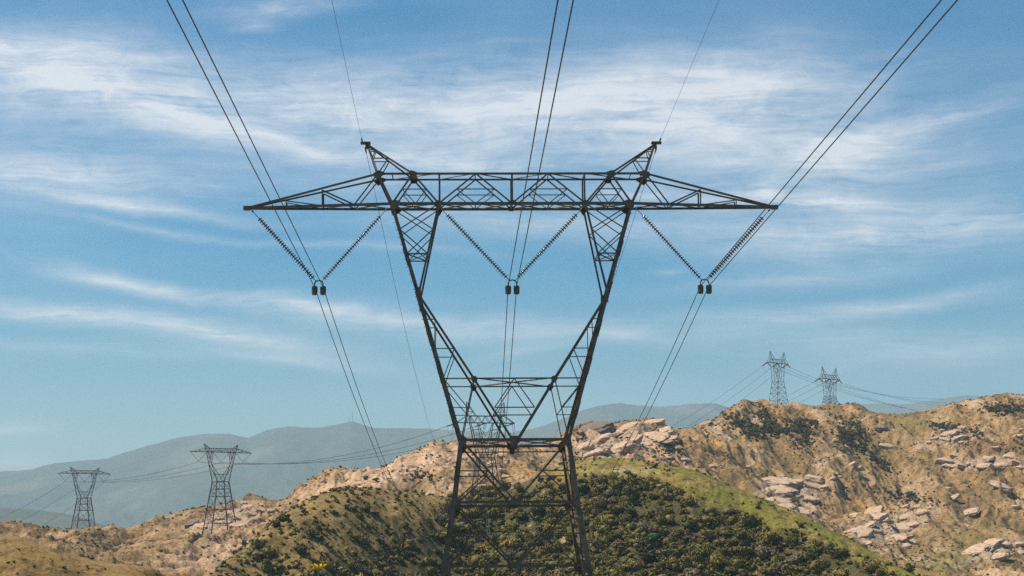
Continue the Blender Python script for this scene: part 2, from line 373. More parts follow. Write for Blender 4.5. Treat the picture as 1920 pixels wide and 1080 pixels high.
ucols = np.concatenate([np.linspace(-1.0, -.30, 60, endpoint=False), np.linspace(-.30, .30, 1250), np.linspace(.305, 1.0, 60)])
rows = np.concatenate([np.linspace(-55, 20, 16, endpoint=False), np.linspace(20, 260, 50, endpoint=False), np.linspace(260, 380, 60, endpoint=False),
   np.linspace(380, 580, 260, endpoint=False), np.linspace(580, 720, 60, endpoint=False), np.linspace(720, 1310, 560, endpoint=False), np.linspace(1310, 1950, 50)])
UU, YY = np.meshgrid(ucols, rows)
XX = UU * np.where(YY > 60, YY, 60 + (YY - 60) * .25)
ZZ, D1, D2, GUL, GUL2, BACK = height(XX, YY, True)
PX, PY = proj(XX, np.maximum(YY, 20), ZZ)
def blob(cx, cy, rx, ry, rot=0):
    c, s = math.cos(R(rot)), math.sin(R(rot)); dx = PXn - cx; dy = PYn - cy
    return np.exp(-(((dx * c - dy * s) / rx) ** 2 + ((dx * s + dy * c) / ry) ** 2))
def zones(px, py, X, Y, d1):
    """where grass, scrub, pale soil lie: fields over the land"""
    global PXn, PYn
    PXn, PYn = px, py
    frontz = Y < d1 + 45
    gb = np.interp(px, [960, 1000, 1050, 1100, 1150, 1200, 1250, 1300, 1350, 1400, 1480, 1560, 1620, 1680, 1750], [920, 912, 903, 896, 895, 901, 916, 936, 958, 979, 1006, 1033, 1053, 1078, 1100])
    wob = 9 * fbm(X / 9, Y / 14, 3) + 5 * fbm(X / 3, Y / 5, 2)
    grass = frontz * sstep(gb + 2.2 * wob - py, -6, 8) * sstep(px, 985, 1060)
    dense = frontz * sstep(px, 820, 900) * sstep(py - gb - 2.2 * wob, -8, 6)
    n = fbm(X / 16 + 40, Y / 26, 4, .6)
    lim = np.interp(px, [380, 560, 650, 800, 860], [1110, 1075, 1050, 1000, 955])
    mid = frontz * sstep(px, 380, 420) * (1 - sstep(px, 840, 900))
    dense = np.maximum(dense, mid * np.clip(sstep(py - lim + 40 * n, -25, 30) * .8 + .5 * blob(672, 960, 22, 30) + .4 * blob(570, 985, 40, 16) + .35 * blob(690, 1010, 90, 25) + .3 * blob(480, 1050, 60, 20), 0, 1))
    return frontz, grass, np.clip(dense, 0, 1), mid
FR, GR, DN, MID = zones(PX, PY, XX, YY, D1)
def lerp(a, b, t): return a * (1 - t[..., None]) + np.array(b) * t[..., None]
n_a = fbm(XX / 34, YY / 52, 5, .6); n_b = fbm(XX / 9 + 20, YY / 13, 5, .65); n_c = fbm(XX / 3 + 60, YY / 4, 4, .7)
col = np.zeros(XX.shape + (3,)) + np.array((.305, .192, .092))                  # tan soil
col = lerp(col, (.43, .315, .215), np.clip(sstep(n_a + .5 * n_b, .06, .34), 0, 1) * .8)   # pinkish bare ground
col = lerp(col, (.38, .215, .065), np.clip(sstep(n_b - n_a, .12, .5), 0, 1) * .75)        # golden dry grass
col = lerp(col, (.14, .095, .044), np.clip(sstep(-n_a - .4 * n_b, -.06, .26), 0, 1) * .8)    # brown brush
col = lerp(col, (.085, .07, .036), sstep(n_c - .5 * n_b, .0, .34) * .78)                  # speckle of low brush
col = lerp(col, (.15, .135, .06), sstep(-GUL2, .1, .55) * .35 * BACK)                    # brush in the gullies
PXn, PYn = PX, PY
behind = 1 - FR
pinkr = behind * np.clip(blob(640, 915, 90, 26, 20) + blob(780, 868, 110, 26, 20) + .9 * blob(1130, 850, 110, 30) + .7 * blob(350, 1045, 70, 30) + .7 * blob(440, 1030, 60, 30), 0, 1)
col = lerp(col, (.56, .385, .27), pinkr * (.45 + .5 * sstep(n_b, -.3, .3)))
gold = behind * np.clip(blob(1330, 838, 34, 12) + .9 * blob(1648, 958, 60, 12) + .8 * blob(1830, 858, 50, 10) + .7 * blob(985, 890, 40, 18, -25) + .7 * blob(1200, 815, 40, 20) + .6 * blob(500, 1000, 40, 10), 0, 1)
col = lerp(col, (.46, .27, .09), gold * .8)
olive = behind * np.clip(.9 * blob(1790, 1040, 90, 30, 25) + .6 * blob(1700, 790, 60, 12) + .5 * blob(1650, 840, 60, 40), 0, 1)
col = lerp(col, (.19, .165, .05), olive * .75)
brn = behind * np.clip(blob(150, 1025, 190, 26) + .7 * blob(330, 985, 60, 14) + .5 * blob(1700, 900, 200, 60, -20) + .5 * blob(1500, 820, 160, 30), 0, 1)
col = lerp(col, (.25, .16, .075), brn * (.35 + .4 * sstep(n_b, -.3, .2)))
rocky = behind * np.clip(blob(1165, 822, 95, 30, 16) + blob(1480, 922, 75, 32) + blob(1655, 990, 90, 32, 14) + .8 * blob(1790, 820, 50, 20) + blob(1835, 867, 90, 14, 4) + blob(1860, 1032, 75, 22, 18) + blob(435, 968, 80, 26, 14) + .7 * blob(915, 865, 50, 50) + .5 * blob(1600, 850, 40, 22, -30), 0, 1)
crack = sstep(np.abs(fbm(XX / 7 + 2 * n_b, YY / 9, 3)), .0, .07)
rcol = np.array((.43, .32, .235)) * (.30 + .70 * crack)[..., None] * (.85 + .3 * n_b)[..., None]
rk = (rocky * sstep(rocky + .8 * n_b, .30, .55))[..., None]; col = col * (1 - rk) + rcol * rk
# left front hill
lf = FR * (1 - sstep(PX, 330, 380))
col = lerp(col, (.255, .165, .055), lf * .88)
col = lerp(col, (.12, .085, .025), lf * sstep(n_b + .7 * n_c, -.02, .35) * .8)
# olive hill left of the centre
c_mid = lerp(np.zeros(XX.shape + (3,)) + np.array((.26, .178, .066)), (.11, .085, .030), sstep(n_b + .4 * n_a, -.1, .35))
c_mid = lerp(c_mid, (.42, .35, .22), sstep(n_c + n_a * .5, .2, .55) * .8)
col = col * (1 - MID[..., None]) + c_mid * MID[..., None]
# centre and right
c_gr = lerp(np.zeros(XX.shape + (3,)) + np.array((.160, .150, .024)), (.29, .205, .07), sstep(n_b - n_a * .5 + .5 * n_c, -.15, .25) * .9)
c_gr = lerp(c_gr, (.075, .08, .018), sstep(n_c + .4 * n_b, -.05, .32) * .85)
col = col * (1 - GR[..., None]) + c_gr * GR[..., None]
c_dn = lerp(np.zeros(XX.shape + (3,)) + np.array((.085, .075, .028)), (.38, .27, .14), sstep(n_b + .5 * n_c, .25, .5))
dnm = np.clip(DN * 1.2, 0, 1) * FR
col = col * (1 - dnm[..., None]) + c_dn * dnm[..., None]
pale = FR * np.clip(.9 * blob(1150, 905, 8, 30, -35) + .8 * blob(1170, 882, 60, 6) + .5 * blob(880, 960, 30, 12), 0, 1)
col = lerp(col, (.36, .32, .17), pale * .8)
near_ = 1 - sstep(YY, 180, 300)
col = lerp(col, (.20, .17, .07), near_)
nr, nc = XX.shape
V = np.stack([XX, YY, ZZ], -1).reshape(-1, 3)
idx = np.arange(nr * nc).reshape(nr, nc)
Fq = np.stack([idx[:-1, :-1], idx[:-1, 1:], idx[1:, 1:], idx[1:, :-1]], -1).reshape(-1, 4)
hills = np_mesh('hills', V, Fq, GROUND, np.clip(col, 0.01, .8).reshape(-1, 3), smooth=True)
tag(hills, 'dry tan and green hills below the pylons', kind='structure')

# far mountains
MC = curve([(-1500, 900, 7000), (-300, 905, 7000), (0, 884, 7000), (60, 881, 7000), (78, 874, 7000), (100, 869, 7000), (150, 864, 7000), (200, 861, 7000), (250, 845, 7000), (330, 822, 7000), (380, 814, 7000), (430, 813, 7000), (465, 822, 7000), (500, 807, 7000),
  (540, 799, 7000), (600, 801, 7000), (640, 794, 7000), (660, 789, 7000), (700, 802, 7000), (740, 803, 7000), (800, 804, 7000), (870, 808, 7000), (960, 812, 7050), (1010, 802, 7100), (1050, 788, 7200), (1080, 775, 7300), (1120, 761, 7400), (1160, 756, 7500), (1200, 761, 7500),
  (1240, 762, 7500), (1290, 758, 7600), (1340, 757, 7700), (1380, 769, 7800), (1420, 785, 7900), (1438, 784, 8300), (1460, 775, 8800), (1500, 757, 9000), (1530, 762, 9000), (1560, 769, 9000), (1590, 761, 9000), (1640, 757, 9000), (1700, 759, 9000), (1760, 748, 9000), (1810, 742, 9000), (1860, 744, 9000), (1920, 740, 9000), (2400, 760, 9000), (3500, 800, 9000)])
MG = curve([(-1500, 945, 3300), (0, 951, 3300), (60, 955, 3300), (120, 963, 3300), (160, 973, 3300), (205, 988, 3300), (255, 1000, 3300), (330, 1030, 3300), (500, 1080, 3300), (3500, 1080, 3300)])
mu = np.linspace(-.9, .9, 1500); md = np.concatenate([np.linspace(1900, 3600, 50, endpoint=False), np.linspace(3600, 5200, 30, endpoint=False), np.linspace(5200, 9300, 150, endpoint=False), np.linspace(9300, 11500, 20)])
MU, MD = np.meshgrid(mu, md)
dr = I(MC, MU, 2); zr = I(MC, MU, 1) * dr; zg = I(MG, MU, 1) * 3300
kn = [(1900, -46 + 0 * MU), (2600, -30 + .2 * zg), (3300, zg), (4000, -20 + 0 * MU), (4800, 10 + 0 * MU)]
zz = np.full(MU.shape, -46.0)
for (a_, za), (b_, zb) in zip(kn[:-1], kn[1:]):
    t = np.clip((MD - a_) / (b_ - a_), 0, 1); t = t * t * (3 - 2 * t); zz = np.where(MD >= a_, za * (1 - t) + zb * t, zz)
t = np.clip((MD - 4800) / (dr - 4800), 0, 1); zz = np.where(MD >= 4800, 10 + (zr - 10) * (t ** 1.5) * (1 + .5 * (1 - t)) / 1.0 * (1 / (1 + .5 * (1 - t) * 0)), zz)
zz = np.where(MD > dr, zr - (MD - dr) * .22, zz)
MX = MU * MD
amp = sstep(MD, 4800, 5800) * (1 - .93 * np.exp(-((MD - dr) / 600) ** 2))
zz = zz + amp * (105 * (ridged(MX / 900 + fbm(MX / 700, MD / 900, 2) * .6, MD / 2300, 5, .5) - .35))
zz = zz + sstep(MD, 2500, 5500) * (3.0 * fbm(MX / 60, MD / 80, 4, .6)) + (MD > 4800) * 2.5 * np.abs(fbm(MX / 18, MD / 60, 3, .7)) * np.exp(-((MD - dr) / 60) ** 2)
KM = 1.7                                           # the range stands 12 to 15 km away
zz = np.maximum(zz, -46 / KM)
mcol = lerp(np.zeros(MU.shape + (3,)) + np.array((.055, .07, .055)), (.14, .13, .10), sstep(fbm(MX / 420, MD / 700, 5, .6), -.1, .5))
nr, nc = MU.shape; idx = np.arange(nr * nc).reshape(nr, nc)
mountains = np_mesh('mountains', (np.stack([MX, MD, zz], -1) * KM).reshape(-1, 3), np.stack([idx[:-1, :-1], idx[:-1, 1:], idx[1:, 1:], idx[1:, :-1]], -1).reshape(-1, 4), MOUNTAIN, mcol.reshape(-1, 3), smooth=True)
tag(mountains, 'hazy blue mountain range behind the hills', kind='structure')
gd = MB().add([(-22000, -2900, -48), (22000, -2900, -48), (22000, 21500, -48), (-22000, 21500, -48)], [(0, 1, 2, 3)]).build('ground', plain('plain_soil', (.2, .16, .09), (.28, .22, .13), .01))
tag(gd, 'dry plain under the hills', kind='structure')

def hit(px, py, d0=200, d1=1400):
    d = ray(px, py); ds = np.linspace(d0, d1, 1600); X = d.x / d.y * ds; Zr = d.z / d.y * ds
    h = height(X, ds); k = np.argmax(h >= Zr)
    if not (h >= Zr).any(): return None
    return Vector((X[k], ds[k], h[k]))

# ------------------------------------------------------------------ main tower geometry
D = 95.0; CP, SP = math.cos(PITCH), math.sin(PITCH)
YAW = R(1.65)
T0 = at(964.5, 1061, D); T0.z = 0
Bz = lambda z: float(np.interp(z, [-14, 0, 6.5, 18.3, 20.2, 22], [4.6, 3.6, 2.6, .82, .78, .25]))
def zy(py):                                         # near-face pixel row -> height
    b = 2.0
    for _ in range(4):
        z = at(960, py, D - b).z; b = Bz(z)
    return z
def nd(half, py, side):
    z = zy(py); b = Bz(z); x = half * ((D - b) * CP + z * SP) / F
    return (side * x, b, z)
def P(n, face, k=1): return Vector((n[0], face * n[1] * k, n[2]))   # face -1 near, +1 far

def lerp3(a, b, t): return tuple(a[i] + (b[i] - a[i]) * t for i in range(3))
def onleg(a, b, py=None, z=None):
    z = zy(py) if z is None else z
    t = (z - a[2]) / (b[2] - a[2]); p = lerp3(a, b, t); return (p[0], Bz(z), z)

def build_tower(root, mat, foot=-14.0, far=1.0, panels=1):
    """window-type lattice tower; far > 1 thickens members and uses square bars"""
    out = {}
    def mem(mb, a, b, w, o=(0, -1, 0)):
        if far > 1: mb.bar(a, b, w * far)
        else: mb.angle(a, b, w * .86, Vector(o))
    def part(name, mb, parent=root): return mb.build(name, mat, parent)
    S = {}
    for s in (-1, 1):
        S[s] = dict(W=nd(101, 824, s), B1=nd(224.8, 381, s), B2=nd(137.6, 382, s), T1=nd(251, 325, s), T2=nd(185.7, 323, s), TP=nd(270, 269, s),
            V=nd(136, 323, s), A=nd(67.7, 323, s), M=nd(76, 709, s), K3=nd(37.5, 763.6, s), L1=nd(116, 941, s), L2=nd(135.4, 1061, s),
            P1=nd(356, 353.5, s), P2=nd(424.5, 372, s), Q=nd(296, 384, s), P1b=nd(356, 386, s), P2b=nd(424.5, 387.5, s), TIP=nd(499, 390, s))
        q = S[s]; zb = S[s]['B1'][2]
        for k in ('B2', 'Q', 'P1b', 'P2b'): q[k] = (q[k][0], q[k][1], zb)
        zt = q['T1'][2]
        for k in ('T2', 'V', 'A'): q[k] = (q[k][0], q[k][1], zt)
        q['N'] = onleg(q['B1'], q['W'], 551)
        f = (S[s]['L2'][0] + s * (0 - foot) * .145, Bz(foot) if foot > -14.1 else 4.6 + (-14 - foot) * .14, foot); q['FT'] = f
        tz = q['TIP'][2] - .12
        q['TIP'] = (q['TIP'][0], .10, zb - .08)
        def arm_b(x): return .82 + (.10 - .82) * (abs(x) - abs(q['B1'][0])) / (abs(q['TIP'][0]) - abs(q['B1'][0]))
        for k in ('Q', 'P1b', 'P2b'): q[k] = (q[k][0], arm_b(q[k][0]), zb - .08 * (abs(q[k][0]) - abs(q['B1'][0])) / 7)
        for k in ('P1', 'P2'): q[k] = (q[k][0], arm_b(q[k][0]), q[k][2])
        q['B1i'] = q['B1']
    Cw = (0, S[1]['W'][1], S[1]['W'][2]); Cm = (0, S[1]['M'][1], S[1]['M'][2]); zt = S[1]['T1'][2]; zb = S[1]['B1'][2]
    faces = ((-1, (0, -1, 0)), (1, (0, 1, 0)))
    plates = []
    # legs -------------------------------------------------------
    for s in (-1, 1):
        q = S[s]
        for fc, o in faces:
            mb = MB()
            for a, b, w in ((q['FT'], q['L2'], .29), (q['L2'], q['L1'], .28), (q['L1'], q['W'], .26), (q['W'], q['N'], .19), (q['N'], q['B1'], .17), (q['B1'], q['T1'], .15)):
                mem(mb, P(a, fc), P(b, fc), w, o)
            lg = part('leg', mb)
            if far == 1:
                for nm, a, b, ts in (('splice_plate', q['W'], q['B1'], (.12, .3, .46, .62, .8)), ('splice_plate', q['L2'], q['W'], (.3, .75))):
                    for t_ in ts:
                        p = P(lerp3(a, b, t_), fc); dd = (P(b, fc) - P(a, fc)).normalized()
                        mb = MB(); mb.slab(p - dd * .45 + Vector((s * .09, 0, 0)), p + dd * .45 + Vector((s * .09, 0, 0)), Vector((0, fc, 0)), Vector((s, 0, 0)), .14, .03)
                        mb.build(nm, mat, lg)
                if s == -1 and fc == -1 or s == 1 and fc == 1:
                    sb = None
                    for t_ in np.arange(.02, .99, .032):
                        p = P(lerp3(q['W'], q['B1'], t_), fc) + Vector((s * .07, 0, 0))
                        if sb is None: sb = MB().tube([(0, 0, 0), (s * .14, 0, 0)], .014, 5).lathe([(.022, 0), (.022, .02)], 6, Matrix.Translation((s * .13, 0, 0)) @ Matrix.Rotation(math.pi / 2, 4, 'Y')).build('step_bolt', mat, lg); sb.location = p
                        else: c_ = sb.copy(); C.objects.link(c_); c_.parent = lg; c_.location = p
    # body panels below the waist ---------------------------------
    def panel(mb, a, b, mid_lo, fcs, w=.115, flip=False, rr=.07):
        # a: upper corner, b: lower corner; brace from a to middle of lower strut, redundants
        for s in (-1, 1):
            A = P(a[s], fcs[0]); Bp = P(b[s], fcs[0]); Mi = Vector((0, fcs[0] * b[s][1], b[s][2]))
            mem(mb, A, Mi, w, fcs[1]); h = (A + Mi) / 2; lg = (A + Bp) / 2
            mem(mb, lg, h, rr, fcs[1]); mem(mb, h, Bp, rr, fcs[1])
    lv = [{s: S[s][k] for s in (-1, 1)} for k in ('W', 'L1', 'L2')]
    z_ = S[1]['L2'][2]; Ls = []
    n_low = max(1, int(round((z_ - foot) / 6.5)))
    for i in range(1, n_low + 1):
        Ls.append({s: lerp3(S[s]['L2'], S[s]['FT'], i / n_low) for s in (-1, 1)})
    lv += Ls
    def side_pts(lvl, s): return [Vector((lvl[s][0], -lvl[s][1], lvl[s][2])), Vector((lvl[s][0], lvl[s][1], lvl[s][2]))]
    for fc, o in faces:
        mb = MB()
        for i in range(len(lv) - 1):
            last = i == len(lv) - 2
            if last:
                for s in (-1, 1):
                    A = P(lv[i][s], fc); Bp = P(lv[i + 1][s], fc); Mi = Vector((0, fc * lv[i][s][1], lv[i][s][2])); e = Bp.lerp(A, .12)
                    mem(mb, Mi, e, .09, o); h = Mi.lerp(e, .5); mem(mb, h, A.lerp(Bp, .5), .055, o); mem(mb, h, A, .055, o)
            else: panel(mb, lv[i], lv[i + 1], None, (fc, o))
        part('face_bracing', mb)
        for i in range(1, len(lv) - 1):
            mb = MB(); mem(mb, P(lv[i][-1], fc) + Vector((0, -fc * .03, 0)), P(lv[i][1], fc) + Vector((0, -fc * .03, 0)), .15, o)
            part('belt_strut', mb)
    for s in (-1, 1):
        mb = MB(); o = (s, 0, 0)
        for i in range(len(lv) - 1):
            a0, a1 = side_pts(lv[i], s); b0, b1 = side_pts(lv[i + 1], s); m = (b0 + b1) / 2
            if i == len(lv) - 2:
                m = (a0 + a1) / 2; mem(mb, m, b0.lerp(a0, .12), .09, o); mem(mb, m, b1.lerp(a1, .12), .09, o)
            else:
                mem(mb, a0, m, .085, o); mem(mb, a1, m, .085, o); mem(mb, b0, b1, .095, o)
        part('side_bracing', mb)
    # waist beam --------------------------------------------------
    mb = MB(); W = {s: S[s]['W'] for s in (-1, 1)}
    for fc, o in faces:
        mem(mb, P(W[-1], fc), P(W[1], fc), .16, o)
        mem(mb, P(W[-1], fc) + Vector((0, 0, -.3)), P(W[1], fc) + Vector((0, 0, -.3)), .07, o) if fc == 1 else None
    for s in (-1, 1):
        mem(mb, P(W[s], -1), P(W[s], 1), .13, (0, 0, 1))
        mem(mb, P(W[s], -1), Vector((0, W[s][1], W[s][2] - .04)), .075, (0, 0, -1)); mem(mb, P(W[s], 1), Vector((0, -W[s][1], W[s][2] - .06)), .075, (0, 0, -1))
    mem(mb, Vector((0, -Cw[1], Cw[2])), Vector((0, Cw[1], Cw[2])), .13, (0, 0, 1))
    part('waist_beam', mb)
    # lower window: inner V legs ----------------------------------
    for s in (-1, 1):
        q = S[s]; mb = MB(); mr_ = MB()
        for fc, o in faces:
            N1 = q['N']; M = q['M']; oz = lambda py: onleg(q['W'], q['B1'], py)
            iz = lambda py: onleg((N1[0], 0, N1[2]), (M[0], 0, M[2]), py)
            mem(mb, P(N1, fc), P(M, fc), .13, o); mem(mb, P(M, fc), Vector((s * .12, fc * Cw[1], Cw[2])), .13, o); part('window_strut', mb); mb = MB()
            a1, a2, a3 = oz(598), oz(653), oz(709); b1, b2 = iz(598), iz(653)
            mem(mr_, P(a1, fc), P(b1, fc), .055, o); mem(mr_, P(a2, fc), P(b2, fc), .055, o)
            mem(mr_, P(b1, fc), P(a2, fc), .05, o); mem(mr_, P(b2, fc), P(a3, fc), .055, o)
            mem(mr_, P(a3, fc), P(M, fc), .07, o)
            wz = P(q['W'], fc); Mp = P(M, fc); K2 = wz.lerp(Mp, .52); ak = oz(763.6)
            mem(mr_, Mp, wz, .06, o); mem(mr_, P(a3, fc), K2, .055, o); mem(mr_, P(ak, fc), Vector((K2.x, K2.y, ak[2])), .05, o)
            Ap = P(Cm, fc); k3 = Vector((s * q['K3'][0] * s, fc * q['K3'][1], q['K3'][2]))
            mem(mr_, Ap, k3, .06, o); mem(mr_, k3, Vector((0, k3.y, k3.z)), .065, o); mem(mr_, Mp, Ap, .085, o)
        for a in (q['M'],): mem(mr_, P(a, -1), P(a, 1), .07, (0, 0, 1))
        for py in (598, 653, 709):
            a = onleg(q['W'], q['B1'], py); mem(mr_, P(a, -1), P(a, 1), .05, (s, 0, 0))
        mem(mr_, P(q['M'], -1), Vector((-q['M'][0], q['M'][1], q['M'][2] - .05)), .065, (0, 0, -1))
        part('window_lacing', mr_)
    # upper cage ---------------------------------------------------
    for s in (-1, 1):
        q = S[s]; mb = MB(); ml = MB()
        No = lambda py: onleg(q['W'], q['B1'], py)
        Ni = lambda py: onleg(q['N'], q['B2'], py)
        for fc, o in faces:
            mem(mb, P(q['B2'], fc), P(q['N'], fc), .12, o)
            o1, o2 = No(429), No(475); i1, i2 = Ni(429), Ni(475)
            for a, b in ((q['B1'], i1), (q['B2'], o1), (o1, i2), (i1, o2)): mem(ml, P(a, fc), P(b, fc), .062, o)
            mem(ml, P(o2, fc), P(i2, fc), .075, o)
        for a, b in ((No(475), Ni(475)),):
            mem(ml, P(a, -1), P(a, 1), .06, (0, 0, 1)); mem(ml, P(b, -1), P(b, 1), .06, (0, 0, 1))
            mem(ml, P(a, -1), P(b, 1), .055, (0, 0, 1)); mem(ml, P(b, -1), P(a, 1), .055, (0, 0, 1))
        part('inner_leg', mb); part('cage_lacing', ml)
    # crossarm -----------------------------------------------------
    mb = MB(); mw = MB()
    for fc, o in faces:
        y_ = fc * .82
        mem(mb, Vector((S[-1]['B1'][0], y_, zb)), Vector((S[1]['B1'][0], y_, zb)), .165, o)
        mem(mb, Vector((S[-1]['T1'][0], fc * .78, zt)), Vector((S[1]['T1'][0], fc * .78, zt)), .12, o)
        pt = lambda x: Vector((x, fc * .78, zt)); pb = lambda x: Vector((x, fc * .82, zb))
        for s in (-1, 1):
            q = S[s]; xV, xA, xT2, xB1, xB2 = q['V'][0], q['A'][0], q['T2'][0], q['B1'][0], q['B2'][0]
            mem(mw, pt(xV), pb(xV), .10, o)
            for xa, x0, x1 in ((xA, xB2, 0), (xT2, xB1, xB2)):
                w = .085 if xa == xA else .10
                mem(mw, pt(xa), pb(x0), w, o); mem(mw, pt(xa), pb(x1), w, o)
                m0 = pt(xa).lerp(pb(x0), .52); m1 = pt(xa).lerp(pb(x1), .52); mid = pb((x0 + x1) / 2)
                mem(mw, m0, m1, .055, o); mem(mw, m0, mid, .05, o); mem(mw, m1, mid, .05, o)
        mem(mw, pt(0), pb(0), .12, o)
        part('crossarm_web', mw); mw = MB()
    xs = sorted([0] + [S[s][k][0] for s in (-1, 1) for k in ('B1', 'B2', 'V')] + [s * (abs(S[1]['B2'][0]) / 2) for s in (-1, 1)])
    pl = MB(); pu = MB()
    for i in range(len(xs) - 1):
        if xs[i + 1] - xs[i] < .4: continue
        sg = 1 if i % 2 else -1
        mem(pl, Vector((xs[i], -sg * .8, zb - .02)), Vector((xs[i + 1], sg * .8, zb - .02)), .06, (0, 0, -1))
        mem(pl, Vector((xs[i], sg * .8, zb - .05)), Vector((xs[i + 1], -sg * .8, zb - .05)), .06, (0, 0, -1))
        mem(pu, Vector((xs[i], -sg * .76, zt + .02)), Vector((xs[i + 1], sg * .76, zt + .02)), .05, (0, 0, 1))
    for x in xs:
        mem(pl, Vector((x, -.8, zb - .03)), Vector((x, .8, zb - .03)), .07, (0, 0, -1)); mem(pu, Vector((x, -.77, zt)), Vector((x, .77, zt)), .06, (0, 0, 1))
    part('crossarm_chords', mb); part('crossarm_plan_bracing', pl); part('crossarm_plan_bracing', pu)
    for s in (-1, 1):
        q = S[s]; mb = MB()
        for fc, o in faces:
            mem(mb, P(q['B1'], fc), P(q['TIP'], fc), .15, o); mem(mb, P(q['T1'], fc), P(q['TIP'], fc), .11, o)
            mem(mb, P(q['T1'], fc), P(q['Q'], fc), .075, o); mem(mb, P(q['P1'], fc), P(q['Q'], fc), .085, o); mem(mb, P(q['P1'], fc), P(q['P1b'], fc), .085, o)
            mem(mb, P(q['P2'], fc), P(q['P1b'], fc), .06, o); mem(mb, P(q['P2'], fc), P(q['P2b'], fc), .06, o)
        mem(mb, P(q['B1'], -1), P(q['Q'], 1), .06, (0, 0, -1)); mem(mb, P(q['Q'], -1), P(q['P1b'], 1), .06, (0, 0, -1)); mem(mb, P(q['B1'], 1), P(q['Q'], -1), .06, (0, 0, -1))
        for k in ('Q', 'P1b', 'P2b'): mem(mb, P(q[k], -1), P(q[k], 1), .06, (0, 0, -1))
        mb.box((q['TIP'][0], 0, q['TIP'][2]), .35, .3, .2)
        part('arm_end', mb)
        # earth-wire peak
        mb = MB(); TP = (q['TP'][0], .12, q['TP'][2])
        for fc, o in faces:
            a = q['T1']; i_ = q['T2']
            mem(mb, P(a, fc), P(TP, fc), .12, o); mem(mb, P(i_, fc), P(TP, fc), .10, o)
            for t0, t1 in ((.53, .53), (.82, .82)):
                mem(mb, P(lerp3(a, TP, t0), fc), P(lerp3(i_, TP, t1), fc), .06, o)
            mem(mb, P(lerp3(i_, TP, .53), fc), P(a, fc), .065, o); mem(mb, P(lerp3(a, TP, .53), fc), P(lerp3(i_, TP, .82), fc), .055, o)
        mb.box((TP[0] + s * .1, 0, TP[2] + .10), .52, .34, .1)
        mb.box((TP[0], 0, TP[2] - .05), .22, .22, .3)
        part('earth_wire_peak', mb)
    # gusset plates ------------------------------------------------
    if far == 1:
        def plate(x, y, z, pts): mb = MB(); mb.prism([(x + a, z + b) for a, b in pts], y - .014, y + .014); mb.build('gusset_plate', mat, root)
        for fc, o in faces:
            for s in (-1, 1):
                q = S[s]; off = fc * .035
                n_ = q['T1']; plate(n_[0], fc * n_[1] + off, n_[2], [(s * .22, .02), (s * .26, -.12), (s * .05, -.32), (-s * .12, -.2), (-s * .34, -.06), (-s * .34, .07), (-s * .02, .16)])
                n_ = q['T2']; plate(n_[0], fc * .78 + off, n_[2], [(s * .13, .16), (s * .17, -.02), (s * .14, -.2), (-s * .16, -.2), (-s * .24, -.04), (-s * .22, .06), (-s * .02, .14)])
                n_ = q['B1']; plate(n_[0], fc * .82 + off, n_[2], [(s * .12, .12), (s * .1, -.2), (-s * .02, -.34), (-s * .2, -.26), (-s * .46, -.05), (-s * .42, .1), (-s * .15, .2)])
                n_ = q['B2']; plate(n_[0], fc * .82 + off, n_[2], [(s * .2, .08), (s * .16, -.12), (0, -.36), (-s * .16, -.12), (-s * .2, .08), (0, .17)])
                n_ = q['M']; plate(n_[0], fc * n_[1] + off, n_[2], [(s * .14, .1), (s * .14, -.06), (s * .02, -.24), (-s * .15, -.2), (-s * .2, .0), (-s * .1, .12)])
                n_ = q['W']; plate(n_[0], fc * n_[1] + off, n_[2], [(s * .1, .22), (s * .12, -.3), (-s * .03, -.42), (-s * .2, -.28), (-s * .28, -.08), (-s * .26, .08), (-s * .1, .24)])
                n_ = q['N']; plate(n_[0], fc * n_[1] + off, n_[2], [(s * .08, .4), (s * .02, -.5), (-s * .12, -.3), (-s * .12, .3)])
                n_ = q['L1']; plate(n_[0], fc * n_[1] + off, n_[2], [(s * .12, .2), (s * .12, -.2), (-s * .14, -.34), (-s * .3, -.12), (-s * .3, .1), (-s * .1, .2)])
                n_ = q['L2']; plate(n_[0], fc * n_[1] + off, n_[2], [(s * .12, .2), (s * .12, -.2), (-s * .14, -.34), (-s * .3, -.12), (-s * .3, .1), (-s * .1, .2)])
            plate(0, fc * Cw[1] + off, Cw[2], [(-.2, .18), (-.3, .06), (-.26, -.12), (-.13, -.2), (-.13, -.42), (.13, -.42), (.13, -.2), (.26, -.12), (.3, .06), (.2, .18)])
            for k in ('L1', 'L2'): n_ = S[1][k]; plate(0, fc * n_[1] + off, n_[2], [(-.18, .16), (-.34, .02), (-.24, -.14), (.24, -.14), (.34, .02), (.18, .16)])
            plate(0, fc * .82 + off, zb, [(-.2, .1), (-.12, -.1), (.12, -.1), (.2, .1), (0, .2)])
    for s in (-1, 1):
        for fc, o in faces:
            mb = MB(); f_ = S[s]['FT']; mb.lathe([(.5, -1.2), (.5, .25), (.42, .32)], 14, Matrix.Translation((f_[0], fc * f_[1], f_[2]))); mb.build('footing', CONC, root)
    return S

gz = float(height(np.array([T0.x]), np.array([D]))[0])
tower = empty('transmission_tower', (T0.x, T0.y, 0), YAW)
tag(tower, 'large weathered steel lattice pylon standing nearest, with a wide crossarm and Y-shaped window', 'pylon')
S = build_tower(tower, STEEL, gz + .25)
TM = Matrix.Translation(tower.location) @ Matrix.Rotation(YAW, 4, 'Z')
zb = S[1]['B1'][2]

